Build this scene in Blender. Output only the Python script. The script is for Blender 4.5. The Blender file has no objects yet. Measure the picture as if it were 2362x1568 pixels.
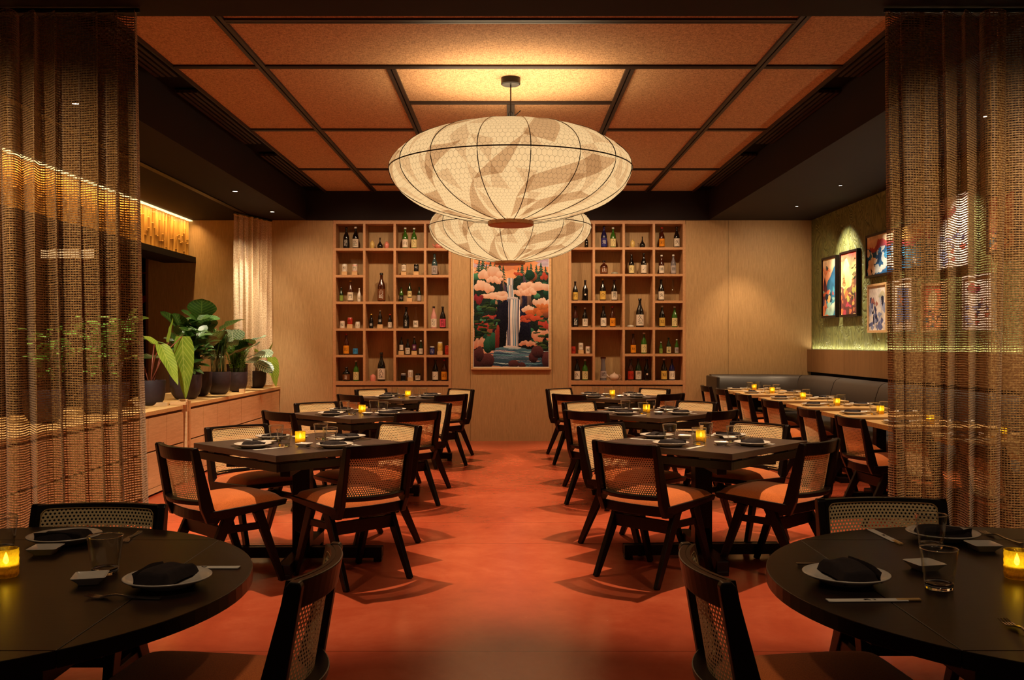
import bpy, bmesh, math, random
import numpy as np
from mathutils import Vector, Matrix
random.seed(7)
R = math.radians
SC = bpy.context.scene
COL = SC.collection

# ------------------------------------------------------------------ camera
F_PX, VX, VY, CAMZ = 2200.0, 1178.0, 791.0, 1.3865
cd = bpy.data.cameras.new('camera'); cam = bpy.data.objects.new('camera', cd); COL.objects.link(cam)
cam.location = (0, 0, CAMZ); cam.rotation_euler = (R(90), 0, 0)
cd.sensor_width = 36.0; cd.lens = F_PX / 2362 * 36.0
cd.shift_x = 3 / 2362; cd.shift_y = 7 / 2362; cd.clip_end = 60; cd.clip_start = 0.05
SC.camera = cam
# ------------------------------------------------------------------ view and world
SC.view_settings.view_transform = 'Standard'; SC.view_settings.look = 'None'
SC.view_settings.exposure = 0.0; SC.view_settings.gamma = 1.0; SC.view_settings.use_curve_mapping = False
w = bpy.data.worlds.new('dim_room'); SC.world = w; w.use_nodes = True
w.node_tree.nodes['Background'].inputs[0].default_value = (1.0, 0.62, 0.40, 1)
w.node_tree.nodes['Background'].inputs[1].default_value = 0.045
cy = SC.cycles
cy.max_bounces = 8; cy.diffuse_bounces = 3; cy.glossy_bounces = 3; cy.transmission_bounces = 6
cy.transparent_max_bounces = 24; cy.caustics_reflective = False; cy.caustics_refractive = False
cy.sample_clamp_indirect = 3.0; cy.use_denoising = True

WARM = (1.0, 0.70, 0.42)
WARM2 = (1.0, 0.60, 0.30)
def spot(name, loc, aim, energy, size=90, blend=0.6, radius=0.03, color=WARM):
    l = bpy.data.lights.new(name, 'SPOT'); l.energy = energy; l.spot_size = R(size); l.spot_blend = blend
    l.shadow_soft_size = radius; l.color = color
    o = bpy.data.objects.new(name, l); COL.objects.link(o); o.location = loc
    d = Vector(aim) - Vector(loc); o.rotation_euler = d.to_track_quat('-Z', 'Y').to_euler()
    return o
def area(name, loc, aim, energy, sx, sy, color=WARM, spread=180, up='Y'):
    l = bpy.data.lights.new(name, 'AREA'); l.shape = 'RECTANGLE'; l.size = sx; l.size_y = sy
    l.energy = energy; l.color = color; l.spread = R(spread)
    o = bpy.data.objects.new(name, l); COL.objects.link(o); o.location = loc
    d = Vector(aim) - Vector(loc); zz = -d.normalized()
    if up == 'X': xx = Vector((0, 1, 0)); yy = zz.cross(xx); o.rotation_euler = Matrix((xx, yy, zz)).transposed().to_euler()
    else: o.rotation_euler = d.to_track_quat('-Z', up).to_euler()
    return o
def point(name, loc, energy, radius=0.05, color=WARM):
    l = bpy.data.lights.new(name, 'POINT'); l.energy = energy; l.shadow_soft_size = radius; l.color = color
    o = bpy.data.objects.new(name, l); COL.objects.link(o); o.location = loc
    return o

ZC = CAMZ + 2.15          # timber ceiling
ZS = CAMZ + 1.7365        # dark soffits
YB = 13.5                 # back wall
# narrow recessed spots over the six square tables
for x, y, e in ((-1.38, 6.04, 260), (-1.36, 8.55, 250), (-1.24, 11.2, 240), (1.28, 6.14, 260), (1.28, 8.65, 250), (1.24, 11.4, 240)):
    spot('table_spot', (x, y, ZC - 0.03), (x, y, 0), e * 1.95, 64, 0.45, 0.025)
for x, e in ((-2.1, 72), (-1.1, 105), (0.0, 110), (1.1, 105), (2.1, 85)):
    spot('wall_washer', (x, 12.0, ZC - 0.03), (x, 13.5, 1.55), e, 100, 0.8, 0.05)
spot('wall_washer', (3.75, 12.2, ZS - 0.02), (3.4, 13.5, 1.3), 75, 125, 1.0, 0.05)
spot('wall_washer', (-3.1, 12.3, ZS - 0.02), (-2.9, 13.5, 1.4), 60, 95, 0.8, 0.05)
# soffit downlights
for y, z, e in ((12.1, 2.15, 330), (10.5, 1.7, 190), (8.9, 1.9, 240), (7.3, 1.9, 200)):
    spot('picture_spot', (3.63, y, ZS - 0.012), (4.25, y - 0.05, z), e, 74, 0.8, 0.03, (1.0, 0.84, 0.60))
for y in (12.95, 11.9, 10.8, 9.7, 8.6, 7.5):
    spot('banquette_spot', (3.15, y, ZS - 0.012), (3.3, y, 0.7), 125, 74, 0.6, 0.03)
for y in (12.6, 10.9, 6.9):
    spot('plant_spot', (-3.15, y, ZS - 0.012), (-3.45, y + 0.1, 0.8), 230, 62, 0.6, 0.03, (1.0, 0.84, 0.62))
spot('plant_spot', (-3.15, 6.9, ZS - 0.012), (-3.5, 9.2, 1.1), 560, 42, 0.5, 0.03, (1.0, 0.90, 0.72))
spot('curtain_fill', (-3.2, 11.9, ZS - 0.02), (-3.55, 13.0, 2.0), 70, 50, 0.7, 0.03, (1.0, 0.80, 0.55))  # added fill that brightens the cream curtain, no fixture of its own
# added disc above and spot below each lantern, standing in for its own glow
for y in (7.74, 11.55):
    l = area('lantern_up_fill', (0, y, 3.17), (0, y, 4), 30 if y < 9 else 20, 1.4, 1.4, (1.0, 0.72, 0.42)); l.data.shape = 'DISK'
    spot('lantern_down_fill', (0, y, 2.34), (0, y, 0), 10, 150, 0.9, 0.16, WARM)
for x in (-2.5, 2.5, -3.3, 3.3):
    spot('curtain_front_fill', (x, 3.3, ZS - 0.02), (x, 4.93, 1.35), 150, 80, 1.0, 0.06, WARM)  # added fill from the near side to brighten the net curtains
for y in (6.9, 9.0, 11.1):
    spot('cabinet_fill', (-1.93, y, ZC - 0.03), (-3.3, y, 0.45), 280, 62, 0.9, 0.05)  # added fill aimed at the cabinet fronts to brighten them
for x in (-0.75, 0.75):
    spot('foreground_fill', (x, 2.3, ZS - 0.02), (x * .6, 3.6, 0), 48, 80, 0.9, 0.08)  # added dim fill for the near seats, chair rails and front floor
# LED coves
area('bamboo_led', (-4.42, 9.3, ZS - 0.03), (-4.58, 9.3, 2.60), 75, 8.2, 0.03, (1.0, 0.60, 0.22), 150, 'X')
area('wainscot_led', (4.235, 9.4, 1.300), (4.245, 9.4, 2.5), 14, 8.1, 0.02, (1.0, 0.86, 0.55), 170, 'X')

# ------------------------------------------------------------------ helpers
def W(px, py, D):
    return Vector(((px - VX) * D / F_PX, D, CAMZ - (py - VY) * D / F_PX))
def lin(c):
    return tuple(((v / 12.92) if v <= 0.04045 else ((v + 0.055) / 1.055) ** 2.4) for v in c)
def hx(s):
    s = s.lstrip('#'); return lin(tuple(int(s[i:i + 2], 16) / 255 for i in (0, 2, 4)))

class NT:
    def __init__(s, name):
        s.m = bpy.data.materials.new(name); s.m.use_nodes = True
        s.t = s.m.node_tree; s.b = s.t.nodes['Principled BSDF']; s.out = s.t.nodes['Material Output']
    def n(s, kind, **k):
        nd = s.t.nodes.new(kind)
        for a, v in k.items():
            if a.startswith('i_'):
                key = a[2:]; key = int(key) if key.isdigit() else key.replace('_', ' ')
                nd.inputs[key].default_value = v
            else: setattr(nd, a, v)
        return nd
    def l(s, a, b): s.t.links.new(a, b)
    def math(s, op, a, b=None, c=None, clamp=False):
        nd = s.t.nodes.new('ShaderNodeMath'); nd.operation = op; nd.use_clamp = clamp
        for i, v in enumerate((a, b, c)):
            if v is None: continue
            if isinstance(v, (int, float)): nd.inputs[i].default_value = v
            else: s.l(v, nd.inputs[i])
        return nd.outputs[0]
    def vmath(s, op, a, b=None):
        nd = s.t.nodes.new('ShaderNodeVectorMath'); nd.operation = op
        for i, v in enumerate((a, b)):
            if v is None: continue
            if isinstance(v, (tuple, list)): nd.inputs[i].default_value = v
            else: s.l(v, nd.inputs[i])
        return nd
    def coord(s, which='Object', scale=(1, 1, 1), rot=(0, 0, 0)):
        c = s.t.nodes.new('ShaderNodeTexCoord'); mp = s.t.nodes.new('ShaderNodeMapping')
        mp.inputs['Scale'].default_value = scale; mp.inputs['Rotation'].default_value = rot
        s.l(c.outputs[which], mp.inputs[0]); return mp.outputs[0]
    def noise(s, vec, scale, detail=3, rough=0.5, dist=0.0):
        nd = s.n('ShaderNodeTexNoise', i_Scale=scale, i_Detail=detail, i_Roughness=rough, i_Distortion=dist)
        if vec is not None: s.l(vec, nd.inputs['Vector'])
        return nd.outputs['Fac']
    def ramp(s, fac, stops):
        nd = s.t.nodes.new('ShaderNodeValToRGB'); cr = nd.color_ramp
        while len(cr.elements) < len(stops): cr.elements.new(0.5)
        for e, (p, c) in zip(cr.elements, stops):
            e.position = p; e.color = (c[0], c[1], c[2], 1)
        s.l(fac, nd.inputs[0]); return nd.outputs[0]
    def bump(s, h, strength=0.3, dist=0.01):
        nd = s.n('ShaderNodeBump', i_Strength=strength, i_Distance=dist); s.l(h, nd.inputs['Height'])
        s.l(nd.outputs[0], s.b.inputs['Normal']); return nd.outputs[0]
    def base(s, v):
        if isinstance(v, tuple): s.b.inputs['Base Color'].default_value = (*v[:3], 1)
        else: s.l(v, s.b.inputs['Base Color'])
    def set(s, **k):
        for a, v in k.items(): s.b.inputs[a.replace('_', ' ')].default_value = v
        return s

M = {}
def plain(name, color, rough=0.5, metal=0.0, spec=0.5, var=0.0, scale=12, coat=0.0):
    t = NT(name); t.set(Roughness=rough, Metallic=metal); t.b.inputs['Specular IOR Level'].default_value = spec
    t.b.inputs['Coat Weight'].default_value = coat
    if var > 0:
        f = t.noise(t.coord(), scale, 3)
        a = tuple(c * (1 - var) for c in color); b = tuple(min(1, c * (1 + var)) for c in color)
        t.base(t.ramp(f, [(0.3, a), (0.7, b)]))
    else: t.base(color)
    M[name] = t.m; return t.m

def wood(name, c1, c2, rough, axis='Z', stretch=30, scale=2.0, bump=0.15, spec=0.4, extra=None):
    t = NT(name); s = [stretch] * 3; s['XYZ'.index(axis)] = 1.0
    v = t.coord('Object', tuple(s))
    a = t.noise(v, scale, 4, 0.6, 0.3); b = t.noise(v, scale * 4.5, 3, 0.6)
    f = t.math('MULTIPLY_ADD', b, 0.45, t.math('MULTIPLY', a, 0.6))
    t.base(t.ramp(f, [(0.30, c1), (0.72, c2)])); t.set(Roughness=rough); t.b.inputs['Specular IOR Level'].default_value = spec
    if bump: t.bump(f, bump, 0.002)
    M[name] = t.m; return t.m

wood('oak_wall', hx('8c6c44'), hx('c29e6e'), 0.55, 'Z', 30, 5.0, 0.12)
wood('oak_cabinet', hx('c4a070'), hx('e4c496'), 0.5, 'Y', 14, 3.0, 0.06)
wood('oak_shelf', hx('a8794f'), hx('c4956a'), 0.5, 'Y', 18, 3.0, 0.05)
wood('oak_top', hx('bc9258'), hx('deb67c'), 0.4, 'X', 16, 2.5, 0.05)
wood('oak_block', hx('b98d5c'), hx('dcb482'), 0.5, 'X', 10, 6, 0.0)
wood('walnut_wall', hx('5a3a1c'), hx('7a5430'), 0.5, 'Z', 22, 2.4, 0.08)
wood('black_wood', hx('0b0505'), hx('180b0a'), 0.36, 'Z', 20, 3.0, 0.10, 0.26)
wood('round_wood', hx('0e0908'), hx('1a1110'), 0.34, 'X', 14, 2.6, 0.10, 0.25)
wood('table_wood', hx('382b29'), hx('4e413d'), 0.33, 'X', 14, 2.6, 0.12, 0.55)
wood('lantern_disc', hx('8a5a34'), hx('c48e58'), 0.45, 'X', 9, 5, 0.05)
plain('dark_soffit', hx('1c1212'), 0.75, 0, 0.2, 0.1, 3)
plain('black_trim', hx('2a1d16'), 0.5, 0, 0.3, 0.25, 40)
plain('slot_black', hx('050303'), 0.8, 0, 0.1)
plain('diffuser', hx('26140f'), 0.6, 0, 0.3)
plain('black_metal', hx('15110f'), 0.35, 0.6)
plain('steel', hx('c9c4bd'), 0.18, 1.0)
plain('ceramic', hx('cfc6bb'), 0.22, 0, 0.5, 0.03, 20, 0.2)
plain('napkin', hx('2b2526'), 0.95, 0, 0.15, 0.15, 60)
plain('paper', hx('d8d2c8'), 0.8, 0, 0.2)
plain('ink', hx('14100f'), 0.7, 0, 0.2)
plain('bamboo_stick', hx('d9b071'), 0.6, 0, 0.3)
t = NT('wax'); t.base(hx('efdca0')); t.set(Roughness=0.5); tl = t.n('ShaderNodeBsdfTranslucent'); tl.inputs[0].default_value = (1.0, 0.75, 0.4, 1); mg = t.n('ShaderNodeMixShader'); mg.inputs[0].default_value = 0.65
t.l(t.b.outputs[0], mg.inputs[1]); t.l(tl.outputs[0], mg.inputs[2]); t.l(mg.outputs[0], t.out.inputs[0]); M['wax'] = t.m
plain('pot', hx('33262a'), 0.55, 0, 0.35, 0.12, 30)
plain('soil', hx('6b4f36'), 1.0, 0, 0.05, 0.5, 90)
plain('leather', hx('2c2623'), 0.42, 0, 0.45, 0.08, 60)
plain('rattan_border', hx('c9a873'), 0.5, 0, 0.3)
plain('white_metal', hx('d8d0c8'), 0.3, 0.2)
plain('room_dark', hx('0d0708'), 0.8, 0, 0.1)
plain('navy', hx('0b0a12'), 0.7, 0, 0.2)
plain('mural_red', hx('8e1a1a'), 0.6, 0, 0.2)
plain('stem_red', hx('7c3a24'), 0.5)
plain('stem_green', hx('4c5a28'), 0.5)
plain('twig', hx('57422c'), 0.8)

def emis(name, color, strength):
    t = NT(name); t.b.inputs['Base Color'].default_value = (0, 0, 0, 1)
    t.b.inputs['Emission Color'].default_value = (*color, 1); t.b.inputs['Emission Strength'].default_value = strength
    M[name] = t.m; return t.m
emis('flame', (1.0, 0.74, 0.28), 40)
emis('led_warm', (1.0, 0.66, 0.25), 3.0)
emis('led_cool', (1.0, 0.92, 0.70), 1.6)
emis('lamp_lens', (1.0, 0.85, 0.65), 9.0)
emis('bar_light', (1.0, 0.62, 0.28), 0.8)

# floor: polished red concrete, mottled, with saw-cut joints
t = NT('red_concrete'); v = t.coord()
a = t.noise(v, 1.1, 6, 0.65, 0.6); b = t.noise(v, 9, 5, 0.7); f = t.math('MULTIPLY_ADD', b, 0.22, t.math('MULTIPLY', a, 0.82))
col = t.ramp(f, [(0.25, hx('8f3a26')), (0.5, hx('ab4a2e')), (0.75, hx('c06040'))])
sep = t.n('ShaderNodeSeparateXYZ'); t.l(v, sep.inputs[0])
lines = None
for ax, off, per in ((1, 0.44, 3.08), (1, 1.21, 3.08)):
    m = t.math('ABSOLUTE', t.math('SUBTRACT', t.math('WRAP', sep.outputs[ax], off + per / 2, off - per / 2), off))
    ln = t.math('LESS_THAN', m, 0.0035); lines = ln if lines is None else t.math('MAXIMUM', lines, ln)
mx = t.n('ShaderNodeMix', data_type='RGBA'); t.l(t.math('MULTIPLY', lines, 0.6), mx.inputs[0]); t.l(col, mx.inputs[6]); mx.inputs[7].default_value = (*hx('4a150d'), 1)
t.l(mx.outputs[2], t.b.inputs['Base Color'])
rr = t.n('ShaderNodeMapRange', i_3=0.16, i_4=0.32); t.l(b, rr.inputs[0]); t.l(rr.outputs[0], t.b.inputs['Roughness'])
t.b.inputs['Specular IOR Level'].default_value = 0.38; t.bump(b, 0.05, 0.002)
M['red_concrete'] = t.m

# woven ceiling panels
t = NT('woven_panel'); v = t.coord()
w1 = t.n('ShaderNodeTexWave', wave_type='BANDS', bands_direction='X', i_Scale=26, i_Distortion=5.0, i_Detail=3.0, i_Detail_Scale=2.0); t.l(v, w1.inputs[0])
n1 = t.noise(t.coord('Object', (60, 14, 1)), 2.2, 3, 0.6)
n2 = t.noise(t.coord('Object', (14, 60, 1)), 2.2, 3, 0.6)
f = t.math('MULTIPLY_ADD', n1, 0.5, t.math('MULTIPLY', n2, 0.5))
t.base(t.ramp(f, [(0.36, hx('866449')), (0.62, hx('cda47a'))])); t.set(Roughness=0.85); t.b.inputs['Specular IOR Level'].default_value = 0.15
t.bump(f, 0.5, 0.004); M['woven_panel'] = t.m

# embossed green wallcovering
t = NT('green_relief'); v = t.coord('Object', (1, 1.2, 0.75))
n0 = t.n('ShaderNodeTexNoise', i_Scale=2.6, i_Detail=2.0); t.l(v, n0.inputs['Vector'])
nA = t.n('ShaderNodeTexNoise', i_Scale=2.1, i_Detail=0.6, i_Distortion=1.2); t.l(t.coord('Object', (1, 1.9, 0.8)), nA.inputs['Vector'])
nB = t.n('ShaderNodeTexNoise', i_Scale=3.6, i_Detail=0.4, i_Distortion=2.0); t.l(t.coord('Object', (1, 1.6, 0.9), (0.7, 0, 0)), nB.inputs['Vector'])
hA = t.math('ABSOLUTE', t.math('SINE', t.math('MULTIPLY', nA.outputs['Fac'], 30.0)))
hB = t.math('ABSOLUTE', t.math('SINE', t.math('MULTIPLY', nB.outputs['Fac'], 20.0)))
sel = t.math('GREATER_THAN', n0.outputs['Fac'], 0.5)
h = t.math('MULTIPLY_ADD', hA, sel, t.math('MULTIPLY', hB, t.math('SUBTRACT', 1.0, sel)))
t.base(t.ramp(h, [(0.0, hx('5a5e30')), (1.0, hx('7c804a'))])); t.set(Roughness=0.55)
t.bump(h, 0.8, 0.012); M['green_relief'] = t.m

# seat fabric
t = NT('rust_fabric'); v = t.coord()
n1 = t.noise(v, 260, 2, 0.6); n2 = t.noise(v, 900, 1)
f = t.math('MULTIPLY_ADD', n2, 0.5, t.math('MULTIPLY', n1, 0.5))
t.base(t.ramp(f, [(0.35, hx('a84e1e')), (0.65, hx('dc7c3a'))])); t.set(Roughness=0.95); t.b.inputs['Specular IOR Level'].default_value = 0.1
t.b.inputs['Sheen Weight'].default_value = 0.3; t.bump(f, 0.3, 0.001); M['rust_fabric'] = t.m

def alpha_mix(t, mask):      # mask 1 = solid
    tr = t.n('ShaderNodeBsdfTransparent'); mix = t.n('ShaderNodeMixShader')
    t.l(mask, mix.inputs[0]); t.l(tr.outputs[0], mix.inputs[1]); t.l(t.b.outputs[0], mix.inputs[2]); t.l(mix.outputs[0], t.out.inputs[0])

# cane: staggered round holes, uv in metres
def cane(name, c1, c2):
    t = NT(name); uv = t.n('ShaderNodeTexCoord').outputs['UV']
    P = 0.0135
    sep = t.n('ShaderNodeSeparateXYZ'); t.l(uv, sep.inputs[0])
    def holes(ou, ov):
        u = t.math('SUBTRACT', t.math('FRACT', t.math('MULTIPLY_ADD', sep.outputs[0], 1 / P, ou)), 0.5)
        v = t.math('SUBTRACT', t.math('FRACT', t.math('MULTIPLY_ADD', sep.outputs[1], 1 / (P * 1.732), ov)), 0.5)
        v = t.math('MULTIPLY', v, 1.732)
        return t.math('SQRT', t.math('MULTIPLY_ADD', u, u, t.math('MULTIPLY', v, v)))
    d = t.math('MINIMUM', holes(0, 0), holes(0.5, 0.5))
    mask = t.math('GREATER_THAN', d, 0.27)
    nz = t.noise(uv, 900, 2)
    t.base(t.ramp(nz, [(0.3, c1), (0.7, c2)])); t.set(Roughness=0.5)
    t.bump(t.math('MULTIPLY', d, -1), 0.4, 0.003)
    alpha_mix(t, mask); M[name] = t.m
cane('cane', hx('e0c28a'), hx('fae6b6'))

# open-weave curtain cloth, uv in metres
def net(name, c1, c2, pu, pv, tu, tv, rough=0.5):
    t = NT(name); uv = t.n('ShaderNodeTexCoord').outputs['UV']
    n0 = t.n('ShaderNodeTexNoise', i_Scale=9.0, i_Detail=3.0); t.l(uv, n0.inputs['Vector'])
    n1 = t.n('ShaderNodeTexNoise', i_Scale=70.0, i_Detail=1.0); t.l(uv, n1.inputs['Vector'])
    off = t.vmath('ADD', t.vmath('MULTIPLY', t.vmath('SUBTRACT', n0.outputs['Color'], (0.5, 0.5, 0.5)).outputs[0], (0.014, 0.012, 0)).outputs[0],
                  t.vmath('MULTIPLY', t.vmath('SUBTRACT', n1.outputs['Color'], (0.5, 0.5, 0.5)).outputs[0], (0.0035, 0.0035, 0)).outputs[0]).outputs[0]
    uv2 = t.vmath('ADD', uv, off).outputs[0]
    sep = t.n('ShaderNodeSeparateXYZ'); t.l(uv2, sep.inputs[0])
    u = t.math('ABSOLUTE', t.math('SUBTRACT', t.math('FRACT', t.math('MULTIPLY', sep.outputs[0], 1 / pu)), 0.5))
    v = t.math('ABSOLUTE', t.math('SUBTRACT', t.math('FRACT', t.math('MULTIPLY', sep.outputs[1], 1 / pv)), 0.5))
    cu = t.math('FLOOR', t.math('MULTIPLY', sep.outputs[0], 1 / pu))
    wn = t.n('ShaderNodeTexWhiteNoise', noise_dimensions='1D'); t.l(cu, wn.inputs['W'])
    tuv = t.math('MULTIPLY_ADD', wn.outputs['Value'], tu * 0.9, tu * 0.55)
    mask = t.math('MAXIMUM', t.math('LESS_THAN', u, tuv), t.math('LESS_THAN', v, tv))
    t.base(t.ramp(n1.outputs['Fac'], [(0.35, c1), (0.65, c2)])); t.set(Roughness=rough)
    t.b.inputs['Sheen Weight'].default_value = 0.2
    t.bump(t.math('ADD', u, v), 0.5, 0.002)
    alpha_mix(t, mask); M[name] = t.m
net('net_gold', hx('8a6238'), hx('c09a62'), 0.0150, 0.0128, 0.11, 0.30)
net('net_cream', hx('b89a74'), hx('e2c9a4'), 0.017, 0.016, 0.20, 0.30, 0.7)

# thin clear glass
def thin_glass(name, tint, gloss=1.0):
    t = NT(name); lw = t.n('ShaderNodeLayerWeight', i_Blend=0.35)
    tr = t.n('ShaderNodeBsdfTransparent'); tr.inputs[0].default_value = (*tint, 1)
    gl = t.n('ShaderNodeBsdfGlossy'); gl.inputs['Roughness'].default_value = 0.03; gl.inputs[0].default_value = (1, 1, 1, 1)
    mix = t.n('ShaderNodeMixShader'); f = t.math('MULTIPLY_ADD', t.math('POWER', lw.outputs['Facing'], 2.2), 0.75 * gloss, 0.05, True)
    t.l(f, mix.inputs[0]); t.l(tr.outputs[0], mix.inputs[1]); t.l(gl.outputs[0], mix.inputs[2]); t.l(mix.outputs[0], t.out.inputs[0])
    M[name] = t.m; return t.m
t = NT('clear_glass'); fr = t.n('ShaderNodeLayerWeight', i_Blend=0.5); tr = t.n('ShaderNodeBsdfTransparent'); tr.inputs[0].default_value = (0.965, 0.965, 0.955, 1)
gl = t.n('ShaderNodeBsdfGlossy'); gl.inputs['Roughness'].default_value = 0.02; mg = t.n('ShaderNodeMixShader'); t.l(t.math('MULTIPLY_ADD', t.math('POWER', fr.outputs['Facing'], 3.0), 0.8, 0.03, True), mg.inputs[0])
t.l(tr.outputs[0], mg.inputs[1]); t.l(gl.outputs[0], mg.inputs[2]); t.l(mg.outputs[0], t.out.inputs[0]); M['clear_glass'] = t.m
t = NT('thick_glass'); gb = t.n('ShaderNodeBsdfGlass', i_Roughness=0.02, i_IOR=1.5); gb.inputs[0].default_value = (1, 1, 0.98, 1); t.l(gb.outputs[0], t.out.inputs[0]); M['thick_glass'] = t.m
thin_glass('frame_glass', (0.98, 0.98, 0.98), 0.3)
# amber votive glass: lets the flame through and scatters it
t = NT('amber_glass'); n = t.noise(t.coord(), 130, 3, 0.6)
tl = t.n('ShaderNodeBsdfTranslucent'); tl.inputs[0].default_value = (1.0, 0.74, 0.07, 1)
tr = t.n('ShaderNodeBsdfTransparent'); tr.inputs[0].default_value = (1.0, 0.86, 0.28, 1)
gl = t.n('ShaderNodeBsdfGlossy'); gl.inputs['Roughness'].default_value = 0.12; gl.inputs[0].default_value = (1, 0.85, 0.4, 1)
m1 = t.n('ShaderNodeMixShader'); m1.inputs[0].default_value = 0.5; t.l(tl.outputs[0], m1.inputs[1]); t.l(tr.outputs[0], m1.inputs[2])
t.l(t.math('MULTIPLY_ADD', n, 0.9, 0.0, True), m1.inputs[0])
m2 = t.n('ShaderNodeMixShader'); m2.inputs[0].default_value = 0.14; t.l(m1.outputs[0], m2.inputs[1]); t.l(gl.outputs[0], m2.inputs[2]); t.l(m2.outputs[0], t.out.inputs[0])
bn = t.n('ShaderNodeBump', i_Strength=0.8, i_Distance=0.003); t.l(n, bn.inputs['Height']); t.l(bn.outputs[0], gl.inputs['Normal'])
M['amber_glass'] = t.m

# lantern paper: glowing washi with overlapping torn sheets under chicken wire
t = NT('lantern_paper'); uv = t.n('ShaderNodeTexCoord').outputs['UV']; ob = t.coord()
def torn(NX, NY, skew, seed, lim):      # irregular straight-edged triangles of doubled paper
    nz = t.n('ShaderNodeTexNoise', i_Scale=1.3, i_Detail=0.0); t.l(t.vmath('ADD', ob, (seed, seed, 0)).outputs[0], nz.inputs['Vector'])
    c3 = t.n('ShaderNodeSeparateXYZ'); t.l(t.vmath('MULTIPLY', t.vmath('SUBTRACT', nz.outputs['Color'], (.5, .5, .5)).outputs[0], (1.5, 1.5, 0)).outputs[0], c3.inputs[0])
    c4 = t.n('ShaderNodeSeparateXYZ'); t.l(uv, c4.inputs[0])
    y = t.math('ADD', t.math('MULTIPLY_ADD', c4.outputs[1], NY, seed), c3.outputs[1]); x = t.math('ADD', t.math('ADD', t.math('MULTIPLY', c4.outputs[0], NX), c3.outputs[0]), t.math('MULTIPLY', y, skew))
    cb = t.n('ShaderNodeCombineXYZ'); t.l(t.math('FLOOR', x), cb.inputs[0]); t.l(t.math('FLOOR', y), cb.inputs[1]); t.l(t.math('FLOOR', t.math('ADD', x, y)), cb.inputs[2])
    wn = t.n('ShaderNodeTexWhiteNoise', noise_dimensions='3D'); t.l(cb.outputs[0], wn.inputs['Vector']); return t.math('LESS_THAN', wn.outputs['Value'], lim)
p1 = torn(26.0, 6.0, .5, 3.3, .30); p2 = torn(40.0, 9.0, -.7, 11.7, .24)
fib = t.noise(ob, 46, 4, 0.7)
dark = t.math('ADD', t.math('MULTIPLY', p1, 0.30), t.math('MULTIPLY', p2, 0.16))
sep = t.n('ShaderNodeSeparateXYZ'); t.l(uv, sep.inputs[0])
NU, NV = 150.0, 22.0
def hexd(ou, ov):
    a = t.math('SUBTRACT', t.math('FRACT', t.math('MULTIPLY_ADD', sep.outputs[0], NU, ou)), 0.5)
    b = t.math('MULTIPLY', t.math('SUBTRACT', t.math('FRACT', t.math('MULTIPLY_ADD', sep.outputs[1], NV, ov)), 0.5), 1.732)
    a = t.math('ABSOLUTE', a); b = t.math('ABSOLUTE', b)
    return t.math('MAXIMUM', a, t.math('MULTIPLY_ADD', a, 0.5, t.math('MULTIPLY', b, 0.866)))
hd = t.math('MINIMUM', hexd(0, 0), hexd(0.5, 0.5))
wire = t.math('GREATER_THAN', hd, 0.468)
k = t.math('SUBTRACT', 1.0, dark)
k = t.math('MULTIPLY', k, t.math('MULTIPLY_ADD', fib, 0.50, 0.75))
k = t.math('MULTIPLY', k, t.math('SUBTRACT', 1.0, t.math('MULTIPLY', wire, 0.5)))
vs = t.n('ShaderNodeMapRange', i_1=0.0, i_2=1.0, i_3=0.74, i_4=1.08); t.l(sep.outputs[1], vs.inputs[0])
k = t.math('MULTIPLY', k, vs.outputs[0])
cmix = t.ramp(t.math('ADD', dark, t.math('MULTIPLY', fib, 0.15)), [(0.0, (1.0, 0.66, 0.31)), (0.5, (1.0, 0.48, 0.18))])
em = t.n('ShaderNodeEmission'); t.l(cmix, em.inputs[0]); t.l(t.math('MULTIPLY', k, 1.02), em.inputs[1])
t.l(em.outputs[0], t.out.inputs[0]); M['lantern_paper'] = t.m

# painted surfaces: colour attribute
def attr_mat(name, rough=0.6, spec=0.25):
    t = NT(name); a = t.n('ShaderNodeAttribute', attribute_name='paint'); t.l(a.outputs['Color'], t.b.inputs['Base Color'])
    t.set(Roughness=rough); t.b.inputs['Specular IOR Level'].default_value = spec; M[name] = t.m
attr_mat('canvas_paint', .8, .1); attr_mat('print_paper', 0.8, .1)

# leaves
def leafmat(name, c1, c2, c3=None, stripe=0, rough=0.38):
    t = NT(name); uv = t.n('ShaderNodeTexCoord').outputs['UV']; sep = t.n('ShaderNodeSeparateXYZ'); t.l(uv, sep.inputs[0])
    # uv.x across -> centre vein 0.5 ; uv.y along
    d = t.math('ABSOLUTE', t.math('SUBTRACT', sep.outputs[0], 0.5))
    ph = t.math('SUBTRACT', sep.outputs[1], t.math('MULTIPLY', d, 0.5))
    sv = t.math('MULTIPLY_ADD', t.math('SINE', t.math('MULTIPLY', ph, 62.0)), 0.5, 0.5)
    mid = t.math('LESS_THAN', d, 0.02)
    if stripe: f = t.math('MAXIMUM', t.math('GREATER_THAN', sv, 0.45), mid)
    else: f = t.math('MAXIMUM', t.math('POWER', sv, 10.0), mid)
    mx = t.n('ShaderNodeMix', data_type='RGBA'); t.l(t.math('MULTIPLY', f, 0.9 if stripe else 0.6), mx.inputs[0])
    g = t.ramp(t.noise(t.coord(), 7, 2), [(0.3, c1), (0.7, c2)]); t.l(g, mx.inputs[6]); mx.inputs[7].default_value = (*(c3 or c2), 1)
    t.l(mx.outputs[2], t.b.inputs['Base Color']); t.set(Roughness=rough); t.bump(sv, 0.25, 0.003)
    tl = t.n('ShaderNodeBsdfTranslucent'); t.l(mx.outputs[2], tl.inputs[0]); ms = t.n('ShaderNodeMixShader'); ms.inputs[0].default_value = 0.22
    t.l(t.b.outputs[0], ms.inputs[1]); t.l(tl.outputs[0], ms.inputs[2]); t.l(ms.outputs[0], t.out.inputs[0]); M[name] = t.m
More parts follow.
